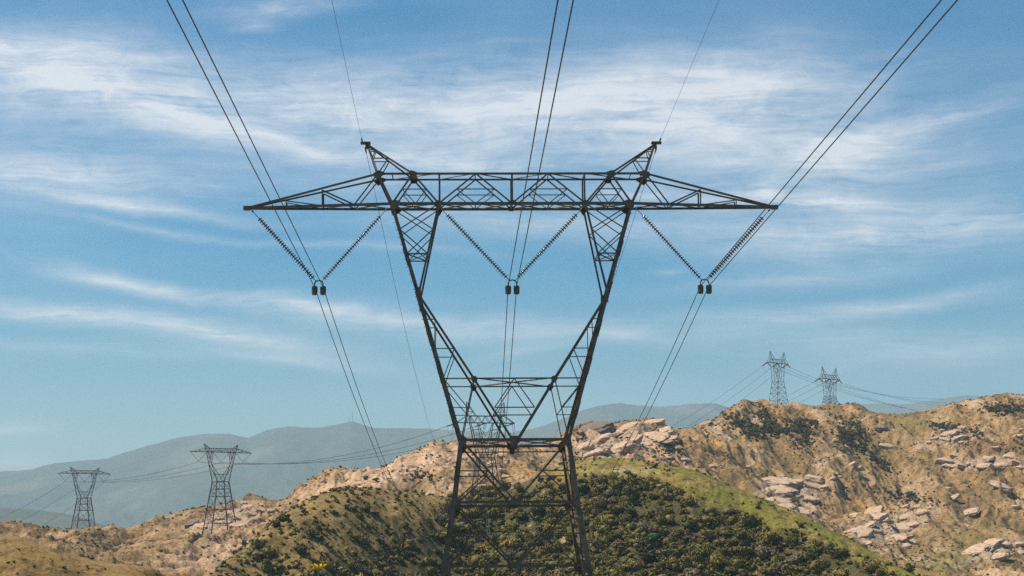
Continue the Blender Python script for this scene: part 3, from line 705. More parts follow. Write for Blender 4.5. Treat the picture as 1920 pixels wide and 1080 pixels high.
# ------------------------------------------------------------------ insulators and fittings
disc_mb = MB().lathe([(.018, .0), (.036, .012), (.042, .04), (.04, .06), (.134, .078), (.145, .088), (.13, .098), (.09, .092), (.085, .106), (.045, .1), (.022, .118), (.016, .146)], 18)
first_disc = disc_mb.build('insulator_disc', PORC, None, True)
bpy.data.objects.remove(first_disc); disc_me = bpy.data.meshes['insulator_disc']
def string(p0, p1, lead, label, group):
    p0, p1 = Vector(p0), Vector(p1); dv = (p1 - p0); Ln = dv.length; q = dv.to_track_quat('Z', 'Y')
    r = empty('insulator_string', p0); r.rotation_mode = 'QUATERNION'; r.rotation_quaternion = q
    tag(r, label, 'insulator', group)
    n = int((Ln - lead - .12) / .146)
    mb = MB(); mb.tube([(0, 0, 0), (0, 0, lead)], .018, 6); mb.lathe([(.035, 0), (.05, .03), (.05, .09), (.03, .12)], 10); mb.build('hanger_rod', ALU, r)
    for i in range(n):
        o = bpy.data.objects.new('insulator_disc', disc_me); C.objects.link(o); o.parent = r; o.location = (0, 0, lead + i * .146)
    MB().tube([(0, 0, lead + n * .146 - .02), (0, 0, Ln)], .022, 6).build('end_clevis', ALU, r)
XC = {}
names = {-1: 'left', 0: 'middle', 1: 'right'}
yz = at(596, 529, D).z; cz = at(596, 540, D).z
half = 362 * (D * CP + 14 * SP) / F
WN = {-1: ('under the left arm end', 'under the tower leg at the left'), 0: ('', ''), 1: ('', '')}
q = S[1]
att = {-1: ((-abs(q['TIP'][0]) + .25, q['TIP'][2] - .12), (-abs(q['B1'][0]) - .28, zb - .1)),
       0: ((-abs(q['B2'][0]) + .12, zb - .12), (abs(q['B2'][0]) - .12, zb - .12)),
       1: ((abs(q['B1'][0]) + .28, zb - .1), (abs(q['TIP'][0]) - .25, q['TIP'][2] - .12))}
desc = {(-1, 0): 'brown disc insulator sloping in from the left end of the large crossarm', (-1, 1): 'brown disc insulator from the left body of the large pylon to the left cables',
        (0, 0): 'left arm of the V of disc insulators inside the pylon window', (0, 1): 'right arm of the V of disc insulators inside the pylon window',
        (1, 0): 'brown disc insulator from the right body of the large pylon to the right cables', (1, 1): 'brown disc insulator string from the right end of the large crossarm, beside a cable'}
BS = .218                                            # half spacing of a cable pair
for k in (-1, 0, 1):
    x = k * half; XC[k] = x
    for j in (0, 1):
        a = att[k][j]; p0 = TM @ Vector((a[0], 0, a[1])); p1 = TM @ Vector((x + (-.14 if j == 0 else .14), 0, yz))
        string(p0, p1, .55 if not (k == 0) else .42, desc[(k, j)], 'insulator strings of the large pylon')
    c = TM @ Vector((x, 0, yz)); y = empty('yoke', c, YAW)
    tag(y, 'arched steel yoke joining the %s V of insulators to its two cables' % names[k], 'yoke', 'yokes under the insulator Vs')
    pts = [(BS * math.cos(t) * 1.0, 0, -.16 + .20 * math.sin(t)) for t in np.linspace(math.pi, 0, 13)]
    MB().tube(pts, .032, 8).build('arch', ALU, y)
    mb = MB()
    for t in np.linspace(math.pi * .9, math.pi * .1, 7): mb.box((BS * math.cos(t), 0, -.16 + .20 * math.sin(t)), .055, .09, .055)
    mb.build('bolt_row', ALU, y)
    for s in (-1, 1):
        MB().box((s * BS, 0, -.2), .05, .12, .12).box((s * BS, 0, -.27), .08, .05, .06).build('link', ALU, y)
    for s in (-1, 1):
        w = empty('hold_down_weight', TM @ Vector((x + s * BS, 0, cz)), YAW)
        tag(w, 'grey barrel weight hanging on the %s cable of the %s pair' % ('left' if s < 0 else 'right', names[k]), 'weight', 'barrel weights under the large pylon')
        mb = MB(); mb.lathe([(.07, -.41), (.115, -.40), (.142, -.36), (.152, -.28), (.156, -.05), (.145, .02), (.12, .045), (.10, .03), (.09, -.02)], 20)
        mb.build('barrel', BARREL, w, False)
        MB().box((0, 0, .0), .07, .34, .09).box((0, 0, -.12), .05, .05, .25).build('clamp', ALU, w)

# ------------------------------------------------------------------ cables
def sagline(p0, p1, sag, n):
    p0, p1 = Vector(p0), Vector(p1)
    return [p0.lerp(p1, t) - Vector((0, 0, 4 * sag * t * (1 - t))) for t in np.linspace(0, 1, n)]
wire_n = {}
E_YAW = R(14)
EC = [at(850, 795, 738), at(908, 803, 722), at(964, 812, 714)]      # where the cables land on the angle tower
for k in (-1, 0, 1):
    pxn = {-1: (313, 342.5), 0: (1046, 1075), 1: (1765, 1795)}[k]
    for j, s in enumerate((-1, 1)):
        pt = TM @ Vector((XC[k] + s * BS, 0, cz))
        d = CR @ Vector(((pxn[j] - 960) / F, 540 / F, -1)); pn = d * (48.0 if k else 48.0)
        e = pt + (pn - pt) * 4.2; e.z += 1.5
        near = [pt + (e - pt) * t - Vector((0, 0, 1.5 * t * (1 - t) * .25)) for t in np.linspace(1, 0, 30)]
        near = [pt + (pn - pt) * (4.2 * t) for t in np.linspace(1, 0, 40)]
        ef = EC[k + 1] + Vector((s * .22, 0, 0))
        farp = sagline(pt, ef, {-1: 25.6, 0: 25.6, 1: 25.6}[k], 120)
        mb = MB().tube(near + farp[1:], [.0215] * len(near) + list(np.linspace(.022, .04, len(farp) - 1)), 6)
        o = mb.build('conductor_cable', WIRE)
        tag(o, '%s cable of the %s pair of conductors on the large pylon' % ('left' if s < 0 else 'right', names[k]), 'cable', 'conductor cables of the large pylon')
        wire_n[(k, s)] = farp
def spacer(k, py, label):
    a, b = wire_n[(k, -1)], wire_n[(k, 1)]
    ys = [proj(p.x, p.y, p.z)[1] for p in a]
    i = next(i for i, v in enumerate(ys) if v >= py)
    o = MB().tube([a[i], b[i]], .035, 6).box(a[i], .1, .3, .1).box(b[i], .1, .3, .1).build('cable_spacer', ALU); tag(o, label, 'spacer', 'spacers on the cable pairs')
spacer(-1, 864, 'upper small spacer bar across the left cable pair above the tan ridge')
spacer(-1, 886, 'lower small spacer bar across the left cable pair above the tan ridge')
spacer(1, 868, 'small spacer bar across the right cable pair over the grassy crest')
for s in (-1, 1):
    nm = 'left' if s < 0 else 'right'
    tp = TM @ Vector((S[s]['TP'][0] + s * .28, 0, S[s]['TP'][2] + .2))
    pxn = {-1: 622, 1: 1348}[s]; d = CR @ Vector(((pxn - 960) / F, 540 / F, -1))
    # depth where the wire leaves the frame
    ds = {-1: 68.0, 1: 68.0}[s]; pn = d * ds
    near = [tp + (pn - tp) * (4.5 * t) for t in np.linspace(1, 0, 30)]
    o = MB().tube(near, .008, 5).build('earth_wire', ALU)
    tag(o, 'thin earth wire rising from the %s peak of the large pylon' % nm, 'cable', 'earth wires of the large pylon')
    tf = TM @ Vector((S[s]['TP'][0] + s * .12, .1, S[s]['TP'][2] - .1))
    ef = at(869 if s < 0 else 949, 755, 730)
    o = MB().tube(sagline(tf, ef, 21.0, 110), .013, 5).build('earth_wire', ALU)
    tag(o, 'faint earth wire dropping behind the %s peak of the large pylon into the valley' % nm, 'cable', 'earth wires of the large pylon')
    for nme, p0, dd, lb in (('strain_clamp', tp, (near[-2] - tp).normalized(), 'front'), ('strain_clamp', tf, (Vector(ef) - tf).normalized() + Vector((0, 0, -.2)), 'rear')):
        mb = MB(); mb.tube([p0, p0 + dd * .5, p0 + dd * .9], [.03, .05, .025], 6)
        o = mb.build(nme, ALU); tag(o, 'small %s wire clamp on the %s peak of the large pylon' % (lb, nm), 'clamp', 'wire clamps on the pylon peaks')

# ------------------------------------------------------------------ far pylons of the same kind
def far_string(p0, p1, w, label, group, double=False):
    mb = MB(); p0 = Vector(p0); p1 = Vector(p1)
    if double:
        for o_ in (-.35, .35): mb.tube([p0 + Vector((o_, 0, 0)), p1 + Vector((o_ , 0, 0))], w, 6)
        mb.box(p0, .9, .15, .15); mb.box(p1, .9, .15, .15)
    else:
        n = 24; pts = [p0.lerp(p1, i / n) for i in range(n + 1)]; mb.tube(pts, [w * (1.0 if i % 2 else .55) for i in range(n + 1)], 6)
    o = mb.build('insulator_string', PORC); tag(o, label, 'insulator', group); return o
def far_suspension(pos, yaw, total, label, side, gz=None):
    r = empty('transmission_tower', (0, 0, 0), yaw)
    foot = S[1]['TP'][2] - total; dz = pos.z - foot
    r.location = (pos.x, pos.y, dz)
    tag(r, label, 'pylon', 'distant pylons')
    build_tower(r, STEEL_FAR, foot, 1.35)
    M = Matrix.Translation(r.location) @ Matrix.Rotation(yaw, 4, 'Z'); cl = []
    for k in (-1, 0, 1):
        for j in (0, 1):
            a = att[k][j]; far_string(M @ Vector((a[0], 0, a[1])), M @ Vector((k * half, 0, yz)), .11,
                '%s insulator of the %s V on the %s' % (('left', 'right')[j], names[k], side), 'insulator strings of distant pylons')
        cl.append(M @ Vector((k * half, 0, yz - .3)))
    return cl, M
def ground(p):
    p = Vector(p); p.z = float(height(np.array([p.x]), np.array([p.y]))[0]); return p
TAg, TBg = ground(TA), ground(TB)
clA, MA = far_suspension(TAg, R(32), 22.5 + TAg.z * 0 + 9.0, 'small distant pylon on the brown ridge at the far left', 'far left pylon')
clB, MBm = far_suspension(TBg, R(31), 38.3, 'distant pylon second from the left, in front of the rocky knoll', 'pylon before the rocky knoll')

# ------------------------------------------------------------------ angle towers
def angle_tower(pos, yaw, label, who, hb, hw, ha, armhalf=11.0, sc=1.0, w=.16):
    """hb base half width, hw waist height, ha crossarm height"""
    r = empty('strain_tower', pos, yaw); tag(r, label, 'pylon', 'distant pylons')
    m = STEEL_FAR; wz = hw; az_ = ha; hwst = 2.9; body = 2.0; at_ = az_ + 2.7; legx = 6.2
    f4 = [(sx, sy) for sx in (-1, 1) for sy in (-1, 1)]
    for sx, sy in f4:
        mb = MB(); mb.bar((sx * hb, sy * hb, 0), (sx * hwst, sy * hwst, wz), w * 1.25); mb.bar((sx * hwst, sy * hwst, wz), (sx * legx, sy * 1.1, az_), w * 1.1)
        mb.bar((sx * legx, sy * 1.1, az_), (sx * legx, sy * 1.1, at_), w)
        mb.build('leg', m, r)
    npan = 4
    def lev(t): h = hb + (hwst - hb) * t; return h, wz * t
    ts = [0, .36, .6, .8, 1]
    for ax in (0, 1):
        for sd in (-1, 1):
            mb = MB()
            def pt(a, t):
                h, z = lev(t); return (a * h, sd * h, z) if ax == 0 else (sd * h, a * h, z)
            for i in range(len(ts) - 1):
                t0, t1 = ts[i], ts[i + 1]
                if i == 0: mb.bar(pt(-1, t0), pt(0, t1), w * .6); mb.bar(pt(1, t0), pt(0, t1), w * .6); mb.bar(pt(-.5, (t0 + t1) / 2), pt(-1, t1), w * .45); mb.bar(pt(.5, (t0 + t1) / 2), pt(1, t1), w * .45); mb.bar(pt(-1, (t0 + t1) / 2), pt(-.5, (t0 + t1) / 2), w * .4); mb.bar(pt(1, (t0 + t1) / 2), pt(.5, (t0 + t1) / 2), w * .4)
                else: mb.bar(pt(-1, t0), pt(1, t1), w * .6); mb.bar(pt(1, t0), pt(-1, t1), w * .6)
                mb.bar(pt(-1, t1), pt(1, t1), w * .7)
            mb.build('face_bracing', m, r)
    for sy in (-1, 1):
        mb = MB(); y0 = sy * hwst; y1 = sy * 1.1
        for sx in (-1, 1):
            mb.bar((0, y0, wz), (sx * 3.0, y1, az_), w * .85)
            for t in (.3, .55, .8):
                a = Vector((sx * hwst, y0, wz)).lerp(Vector((sx * legx, y1, az_)), t); b = Vector((0, y0, wz)).lerp(Vector((sx * 3.0, y1, az_)), t)
                mb.bar(a, b, w * .5)
            a0 = Vector((sx * hwst, y0, wz)).lerp(Vector((sx * legx, y1, az_)), .3); b1 = Vector((0, y0, wz)).lerp(Vector((sx * 3.0, y1, az_)), .55)
            mb.bar(a0, b1, w * .45); a0 = Vector((sx * hwst, y0, wz)).lerp(Vector((sx * legx, y1, az_)), .8); mb.bar(b1, a0, w * .45)
            mb.bar(b1.lerp(Vector((0, y0, wz)), .5), Vector((sx * hwst, y0, wz)), w * .45)
        mb.bar((-1.6, (y0 + y1) / 2, (wz + az_) / 2), (1.6, (y0 + y1) / 2, (wz + az_) / 2), w * .5)
        mb.build('window_bracing', m, r)
    mb = MB()
    for sy in (-1, 1):
        y1 = sy * 1.1
        mb.bar((-armhalf, y1 * .6, az_), (armhalf, y1 * .6, az_), w * 1.1); mb.bar((-legx - 1.5, y1, at_), (legx + 1.5, y1, at_), w * .9)
        for sx in (-1, 1): mb.bar((sx * (legx + 1.5), y1, at_), (sx * armhalf, y1 * .6, az_), w * .8)
        n = 10; xs_ = np.linspace(-legx - 1.5, legx + 1.5, n + 1)
        for i in range(n):
            za, zc = (az_, at_) if i % 2 == 0 else (at_, az_); mb.bar((xs_[i], y1 * .9, za), (xs_[i + 1], y1 * .9, zc), w * .6)
    for x in np.linspace(-armhalf + .5, armhalf - .5, 11):
        mb.bar((x, -.7, az_), (x, .7, az_), w * .5)
    mb.build('crossarm', m, r)
    for sx in (-1, 1):
        mb = MB(); tx, tz = sx * (legx + 1.4), at_ + 5.6
        for sy in (-1, 1):
            a = Vector((sx * (legx + 1.5), sy * 1.1, at_)); b = Vector((sx * (legx - 2.4), sy * 1.1, at_)); t_ = Vector((tx, 0, tz))
            mb.bar(a, t_, w * .8); mb.bar(b, t_, w * .7)
            for q_ in (.3, .6, .8): mb.bar(a.lerp(t_, q_), b.lerp(t_, q_), w * .4)
            mb.bar(b.lerp(t_, .3), a, w * .4); mb.bar(a.lerp(t_, .3), b.lerp(t_, .6), w * .4)
        mb.build('earth_wire_peak', m, r)
    for sx, sy in f4: MB().lathe([(.5, -1.5), (.5, .3)], 10, Matrix.Translation((sx * hb, sy * hb, 0))).build('footing', CONC, r)
    return Matrix.Translation(pos) @ Matrix.Rotation(yaw, 4, 'Z')
TEg, TCg, TDg = ground(TE), ground(TC), ground(TD)
def arm_h(px, py, p): return at(px, py, p.y).z - p.z
ME = angle_tower(TEg, E_YAW, 'distant strain pylon seen through the lower lattice of the large pylon', 'pylon behind the large one', 5.6, 18.5, arm_h(908, 793, TEg), 11.6, w=.27)
MCm = angle_tower(TCg, R(42), 'taller of the two pylons side by side on the right ridge', 'taller ridge pylon', 5.4, arm_h(1460, 716, TCg), arm_h(1460, 681, TCg), w=.22)
MDm = angle_tower(TDg, R(42), 'shorter of the two pylons side by side on the right ridge', 'shorter ridge pylon', 4.8, arm_h(1557, 743, TDg), arm_h(1557, 710.5, TDg), w=.22)
hE, hC, hD = arm_h(908, 793, TEg), arm_h(1460, 681, TCg), arm_h(1557, 710.5, TDg)

CABLE_FAR = plain('distant_cable', (.05, .05, .05), (.08, .08, .08), .1, .7)
def span(p0, p1, sag, r, label, n=40):
    o = MB().tube(sagline(p0, p1, sag, n), r, 5).build('conductor_cable', CABLE_FAR); tag(o, label, 'cable', 'distant conductor cables')
ph = {-1: 'leftmost', 0: 'middle', 1: 'rightmost'}
# strain strings of E towards B, and towards the camera
dirB = []
for i, k in enumerate((-1, 0, 1)):
    a = ME @ Vector((k * 11.4, 0, hE - .15)); tgt = clB[i]
    d = (tgt - a); d.z = 0; d.normalize(); e = a + d * 4.3 + Vector((0, 0, -1.1))
    far_string(a, e, .15, '%s strain insulator pointing left on the pylon behind the large one' % ph[k], 'insulator strings of distant pylons', True)
    span(e, tgt, (6, 5.5, 5)[i], .085, '%s cable from the pylon behind the large one to the pylon before the rocky knoll' % ph[k])
    far_string(a, EC[i], .13, '%s strain insulator facing the viewer on the pylon behind the large one' % ph[k], 'insulator strings of distant pylons', True)
    j0 = e; j1 = EC[i]; o = MB().tube(sagline(j0, j1, 4.2, 16), .05, 5).build('jumper_loop', CABLE_FAR)
    tag(o, '%s jumper loop under the arm of the pylon behind the large one' % ph[k], 'cable', 'jumper loops of distant pylons')
    span(clB[i], clA[i], (2.6, 2.4, 2.2)[i], .085, '%s cable between the two pylons on the left' % ph[k])
    tl = at((-60, -40, 0)[i] - 60, (1000, 1022, 1045)[i] + 20, 560)
    span(clA[i], tl, 2.0, .075, '%s cable running down to the left from the far left pylon' % ph[k])
for sgn in (-1, 1):
    far_string(ME @ Vector((sgn * 3.2, 0, hE - .2)), ME @ Vector((0, 0, hE - 5.2)), .10, '%s arm of the jumper V in the pylon behind the large one' % ('left' if sgn < 0 else 'right'), 'insulator strings of distant pylons')
for (M, h_, who, L_end, R_end) in ((MCm, hC, 'taller ridge pylon', [(1190, 835), (1200, 850), (1215, 862)], [(1700, 765), (1720, 770), (1745, 776)]),
                                   (MDm, hD, 'shorter ridge pylon', [(1290, 812), (1300, 820), (1318, 832)], [(1770, 748), (1790, 756), (1815, 765)])):
    for i, k in enumerate((-1, 0, 1)):
        a = M @ Vector((k * 10.8, 0, h_ - .15))
        pl_ = at(*L_end[i], 1750 if False else 1180 + 260); pr_ = at(*R_end[i], 1640)
        for side_, tgt in (('left', pl_), ('right', pr_)):
            d = tgt - a; d.normalize()
            e = a + Vector((d.x, d.y, -.32)).normalized() * 5.6
            far_string(a, e, .22, '%s strain insulator going %s on the %s' % (ph[k], side_, who), 'insulator strings of distant pylons', True)
            span(e, tgt, 3.5, .09, '%s cable running %s from the %s' % (ph[k], side_, who), 24)
            if side_ == 'left': e0 = e
        o = MB().tube(sagline(e0, e, 4.5, 14), .05, 5).build('jumper_loop', CABLE_FAR)
        tag(o, '%s jumper loop under the arm of the %s' % (ph[k], who), 'cable', 'jumper loops of distant pylons')
    for sgn in (-1, 1):
        far_string(M @ Vector((sgn * 3.0, 0, h_ - .2)), M @ Vector((0, 0, h_ - 5)), .10, '%s arm of the jumper V in the %s' % ('left' if sgn < 0 else 'right', who), 'insulator strings of distant pylons')
# masts on the mountain
for px, hgt, lb in ((661, 42, 'taller radio mast on the blue mountain summit'), (654, 22, 'shorter radio mast on the blue mountain summit')):
    p = at(px, 792, 7000 * KM); mb = MB(); hgt = hgt * 1.6
    for sx, sy in ((-1, -1), (1, -1), (1, 1), (-1, 1)): mb.bar((p.x + sx * 1.8, p.y + sy * 1.8, p.z - 10), (p.x + sx * .8, p.y + sy * .8, p.z + hgt), .7)
    for i in range(6): z_ = p.z + i * hgt / 6; mb.bar((p.x - 1.5, p.y - 1.5, z_), (p.x + 1.2, p.y - 1.2, z_ + hgt / 6), .5)
    mb.bar((p.x, p.y, p.z + hgt - 1), (p.x, p.y, p.z + hgt * 1.25), .6)
    tag(mb.build('radio_mast', STEEL_FAR), lb, 'mast', 'masts on the summit')

# ------------------------------------------------------------------ rocks
def rock_mat():
    m, t, b = mat_new('sandstone'); nn, ll = t.nodes, t.links
    tcn = nn.new("ShaderNodeTexCoord"); mp = nn.new("ShaderNodeMapping"); mp.inputs['Scale'].default_value = (.35, .35, 2.2); ll.new(tcn.outputs['Object'], mp.inputs[0])
    n = nn.new("ShaderNodeTexNoise"); n.inputs['Scale'].default_value = 1.0; n.inputs['Detail'].default_value = 8; n.inputs['Roughness'].default_value = .65; ll.new(mp.outputs[0], n.inputs['Vector'])
    rp = nn.new("ShaderNodeValToRGB"); e = rp.color_ramp.elements; e[0].position = .32; e[0].color = (.20, .14, .10, 1); e[1].position = .54; e[1].color = (.48, .345, .25, 1)
    x = e.new(.75); x.color = (.58, .45, .35, 1)
    ll.new(n.outputs['Fac'], rp.inputs[0]); ll.new(rp.outputs[0], b.inputs['Base Color']); b.inputs['Roughness'].default_value = .95; b.inputs['Specular IOR Level'].default_value = .15
    bn = nn.new("ShaderNodeBump"); bn.inputs['Strength'].default_value = .9; bn.inputs['Distance'].default_value = .5; ll.new(n.outputs['Fac'], bn.inputs['Height']); ll.new(bn.outputs[0], b.inputs['Normal'])
    return m
SAND = rock_mat(); DARKROCK = plain('dark_rock', (.10, .075, .06), (.20, .15, .12), .5, .95, 0, .6)
bm = bmesh.new(); bmesh.ops.create_icosphere(bm, subdivisions=4, radius=1); ico = np.array([v.co[:] for v in bm.verts]); icf = np.array([[v.index for v in f.verts] for f in bm.faces]); bm.free()
def rock(px, py, w, h, tilt, label, group, dark=False, depth=None):
    p = hit(px, py + h * .3, 560 if px < 1000 or py < 1100 else 200)
    if p is None: return
    mpp = p.y / F; W_ = w * mpp / 2 * 1.06; H_ = h * mpp / 2 * .98; Dp = max(W_ * random.uniform(.6, .85), H_)
    k = random.random() * 50; v = ico.copy()
    # angular block: a ball cut by joints and bedding planes
    v = v * 1.25
    pl_ = [((0, 0, 1), random.uniform(.62, .8)), ((0, 0, -1), .8)]
    a0 = random.random() * 6.28
    for q_ in range(6):
        a_ = a0 + q_ * 1.047 + random.uniform(-.35, .35); pl_.append(((math.cos(a_), math.sin(a_), random.uniform(-.25, .3)), random.uniform(.72, 1.0)))
    for q_ in range(5):
        d_ = np.random.default_rng(int(k * 977) + q_).normal(0, 1, 3); d_[2] = abs(d_[2]) + .4; d_ /= np.linalg.norm(d_); pl_.append((tuple(d_), random.uniform(.8, 1.0)))
    for n_, dd in pl_:
        n_ = np.array(n_); n_ = n_ / np.linalg.norm(n_); t_ = v @ n_ - dd; v = v - np.maximum(t_, 0)[:, None] * n_ * .94
    n = fbm(v[:, 0] * 1.3 + k, v[:, 1] * 1.3 + v[:, 2] * .7 + k, 3); n2 = fbm(v[:, 0] * 3.5 + v[:, 1] * 2 + k, v[:, 2] * 4 + v[:, 1] + k * 2, 4, .6)
    lay = np.sin(v[:, 2] * random.uniform(7, 12) + n * 2 + k); bed = -.10 * np.clip(lay - .55, 0, 1) / .45 - .16 * (np.abs(fbm(v[:, 0] * 1.1 + k * 3, v[:, 1] * 1.1 + .4 * v[:, 2], 2)) < .035)
    r = 1 + .16 * n + .10 * n2 + bed
    v = v * np.stack([r, r, 1 + .18 * n + .06 * n2 + .5 * bed * (v[:, 2] > .3)], 1) * np.array([W_, Dp, H_]) * 1.16
    v[:, 2] += v[:, 0] * random.uniform(-.06, .06)
    a = R(tilt); c, s = math.cos(a), math.sin(a); x = v[:, 0] * c - v[:, 2] * s; z = v[:, 0] * s + v[:, 2] * c
    b_ = R(random.uniform(16, 32)); y = v[:, 1]; c, s = math.cos(b_), math.sin(b_); y, z = y * c - z * s, y * s + z * c
    q_ = R(random.uniform(-18, 18)); c, s = math.cos(q_), math.sin(q_); x, y = x * c - y * s, x * s + y * c
    o = np_mesh('boulder', np.stack([x, y, z], 1), icf, DARKROCK if dark else SAND, smooth=False)
    ctr = at(px, py, p.y - Dp * .05); o.location = (ctr.x, ctr.y + Dp * .35, ctr.z - H_ * .22)
    tag(o, label, 'boulder', group); return o
OUT = {
 'ridge': ('sandstone slabs on the ridge right of the large pylon', [(1120, 802, 62, 15, 14, 1), (1096, 838, 36, 18, 22), (1119, 829, 22, 12, 20), (1134, 820, 30, 13, 24), (1157, 812, 34, 15, 22), (1178, 801, 42, 13, 24), (1118, 848, 38, 12, 14), (1138, 842, 14, 11, 10), (1165, 838, 46, 18, 22), (1190, 826, 30, 11, 20),
    (1238, 810, 50, 8, 8), (1224, 820, 58, 9, 10), (1245, 823, 40, 9, 6), (1226, 792, 44, 11, 4), (1250, 857, 22, 9, 0), (1262, 828, 14, 10, 0), (1210, 834, 22, 8, 8), (1285, 862, 18, 8, 0)]),
 'shelf': ('pale flat rocks above the green slope', [(1463, 904, 66, 22, 2), (1456, 919, 60, 7, 0), (1467, 928, 58, 12, 2), (1462, 940, 50, 12, -6), (1474, 949, 30, 6, -8), (1530, 899, 34, 17, -8), (1527, 913, 30, 13, -18), (1546, 915, 17, 14, 14), (1516, 935, 34, 11, -6), (1562, 897, 11, 9, 10), (1566, 887, 13, 6, -12), (1574, 894, 9, 6, 0), (1508, 906, 12, 6, -8), (1500, 957, 40, 5, -12)]),
 'ledge': ('layered sandstone ledges on the lower right hillside', [(1602, 967, 28, 7, 16), (1636, 960, 38, 11, 26), (1641, 972, 40, 8, 16), (1655, 976, 36, 12, 12), (1700, 969, 30, 8, 18), (1696, 990, 58, 13, 8), (1716, 984, 24, 16, 20), (1731, 960, 22, 13, 10), (1697, 950, 18, 7, 22), (1722, 949, 18, 6, 18), (1625, 985, 36, 7, 24), (1612, 999, 48, 9, 18), (1645, 996, 20, 9, -18), (1686, 1009, 45, 11, 10), (1702, 1016, 28, 6, 4), (1696, 1024, 26, 8, 12), (1624, 1019, 20, 4, 16), (1590, 998, 16, 6, 8), (1671, 1020, 10, 5, 0)]),
 'upper': ('rounded rocks among the brush high on the right hillside', [(1783, 813, 26, 12, 16), (1797, 808, 14, 9, -20), (1792, 821, 32, 11, 8), (1767, 807, 11, 8, 0), (1803, 830, 12, 9, 10), (1774, 824, 18, 8, 0), (1755, 822, 13, 8, 10), (1745, 830, 12, 8, 0), (1804, 803, 16, 10, -10), (1860, 786, 14, 6, -24), (1910, 818, 22, 8, 6), (1868, 841, 14, 13, 0), (1915, 806, 10, 8, 0), (1835, 795, 9, 5, 0), (1652, 803, 22, 14, 0, 1), (1568, 826, 12, 9, -30), (1590, 840, 16, 7, -40), (1665, 836, 26, 8, -8), (1600, 870, 14, 9, 30), (1613, 878, 12, 10, 20)]),
 'row': ('row of pale rocks across the right hillside', [(1776, 865, 38, 14, -10), (1789, 854, 17, 7, -14), (1786, 873, 30, 8, -10), (1805, 873, 22, 8, -10), (1817, 870, 9, 8, 0), (1850, 860, 28, 7, 12), (1846, 873, 30, 8, 4), (1880, 873, 32, 14, 4), (1866, 877, 12, 8, 20), (1901, 855, 30, 9, -8), (1904, 866, 24, 12, -14), (1917, 876, 16, 8, 0), (1826, 864, 8, 3, 0)]),
 'corner': ('grey banded rocks in the lower right corner of the hillside', [(1832, 1031, 52, 11, 20), (1860, 1021, 42, 13, 24), (1886, 1022, 28, 13, 10), (1872, 1043, 40, 9, 14), (1912, 1020, 14, 12, 0), (1915, 1036, 16, 8, 0), (1905, 950, 16, 9, 0), (1812, 961, 40, 7, 20), (1880, 912, 40, 7, -8), (1865, 903, 16, 5, 0), (1787, 934, 24, 8, 30), (1778, 915, 12, 4, 0)]),
 'knoll': ('weathered rocks on the knoll behind the second pylon', [(361, 981, 22, 9, 18, 1), (377, 987, 40, 10, 4), (408, 971, 26, 8, -6), (424, 953, 28, 9, 8, 1), (433, 964, 28, 11, -6), (449, 971, 30, 8, -22), (467, 952, 24, 12, 0), (471, 964, 18, 10, -20), (507, 958, 16, 10, 0), (417, 981, 30, 7, -6), (443, 985, 28, 8, -4), (488, 957, 16, 8, -10), (500, 990, 22, 6, 6)]),
 'slope': ('pale rocks on the tan slope behind the large pylon', [(907, 914, 28, 11, 4), (840, 864, 14, 9, 10), (852, 866, 10, 7, 0), (918, 850, 20, 10, 0), (935, 855, 12, 9, -10), (922, 871, 18, 13, 10), (941, 882, 14, 9, 0), (870, 860, 10, 8, 0), (948, 893, 14, 6, 0), (605, 902, 8, 6, 20), (1404, 876, 10, 8, 0), (1335, 874, 14, 8, 0)])}
SHORT = {'ridge': 'the slabs on the ridge beside the pylon', 'shelf': 'the flat rocks above the green slope', 'ledge': 'the layered ledges at lower right', 'upper': 'the rocks in brush at upper right',
 'row': 'the pale row across the right hillside', 'corner': 'the banded rocks in the lower right corner', 'knoll': 'the rocks on the left knoll', 'slope': 'the rocks on the centre tan slope'}
ORD = 'first second third fourth fifth sixth seventh eighth ninth tenth eleventh twelfth thirteenth fourteenth fifteenth sixteenth seventeenth eighteenth nineteenth twentieth'.split()
for key, (grp, lst) in OUT.items():
    rank = {id(e): k for k, e in enumerate(sorted(lst, key=lambda e: e[0]))}
    for e in lst:
        px, py, w_, h_, tl = e[:5]; dk = len(e) > 5
        size = 'broad' if w_ > 34 else ('small' if w_ < 18 else 'medium'); form = 'flat' if h_ < w_ * .3 else ('rounded' if h_ > w_ * .6 else 'blocky')
        rock(px, py, w_, h_, tl, '%s %s %s boulder, %s from left of %s' % (size, form, 'brown' if dk else 'pale', ORD[rank[id(e)]], SHORT[key]), grp, dk)

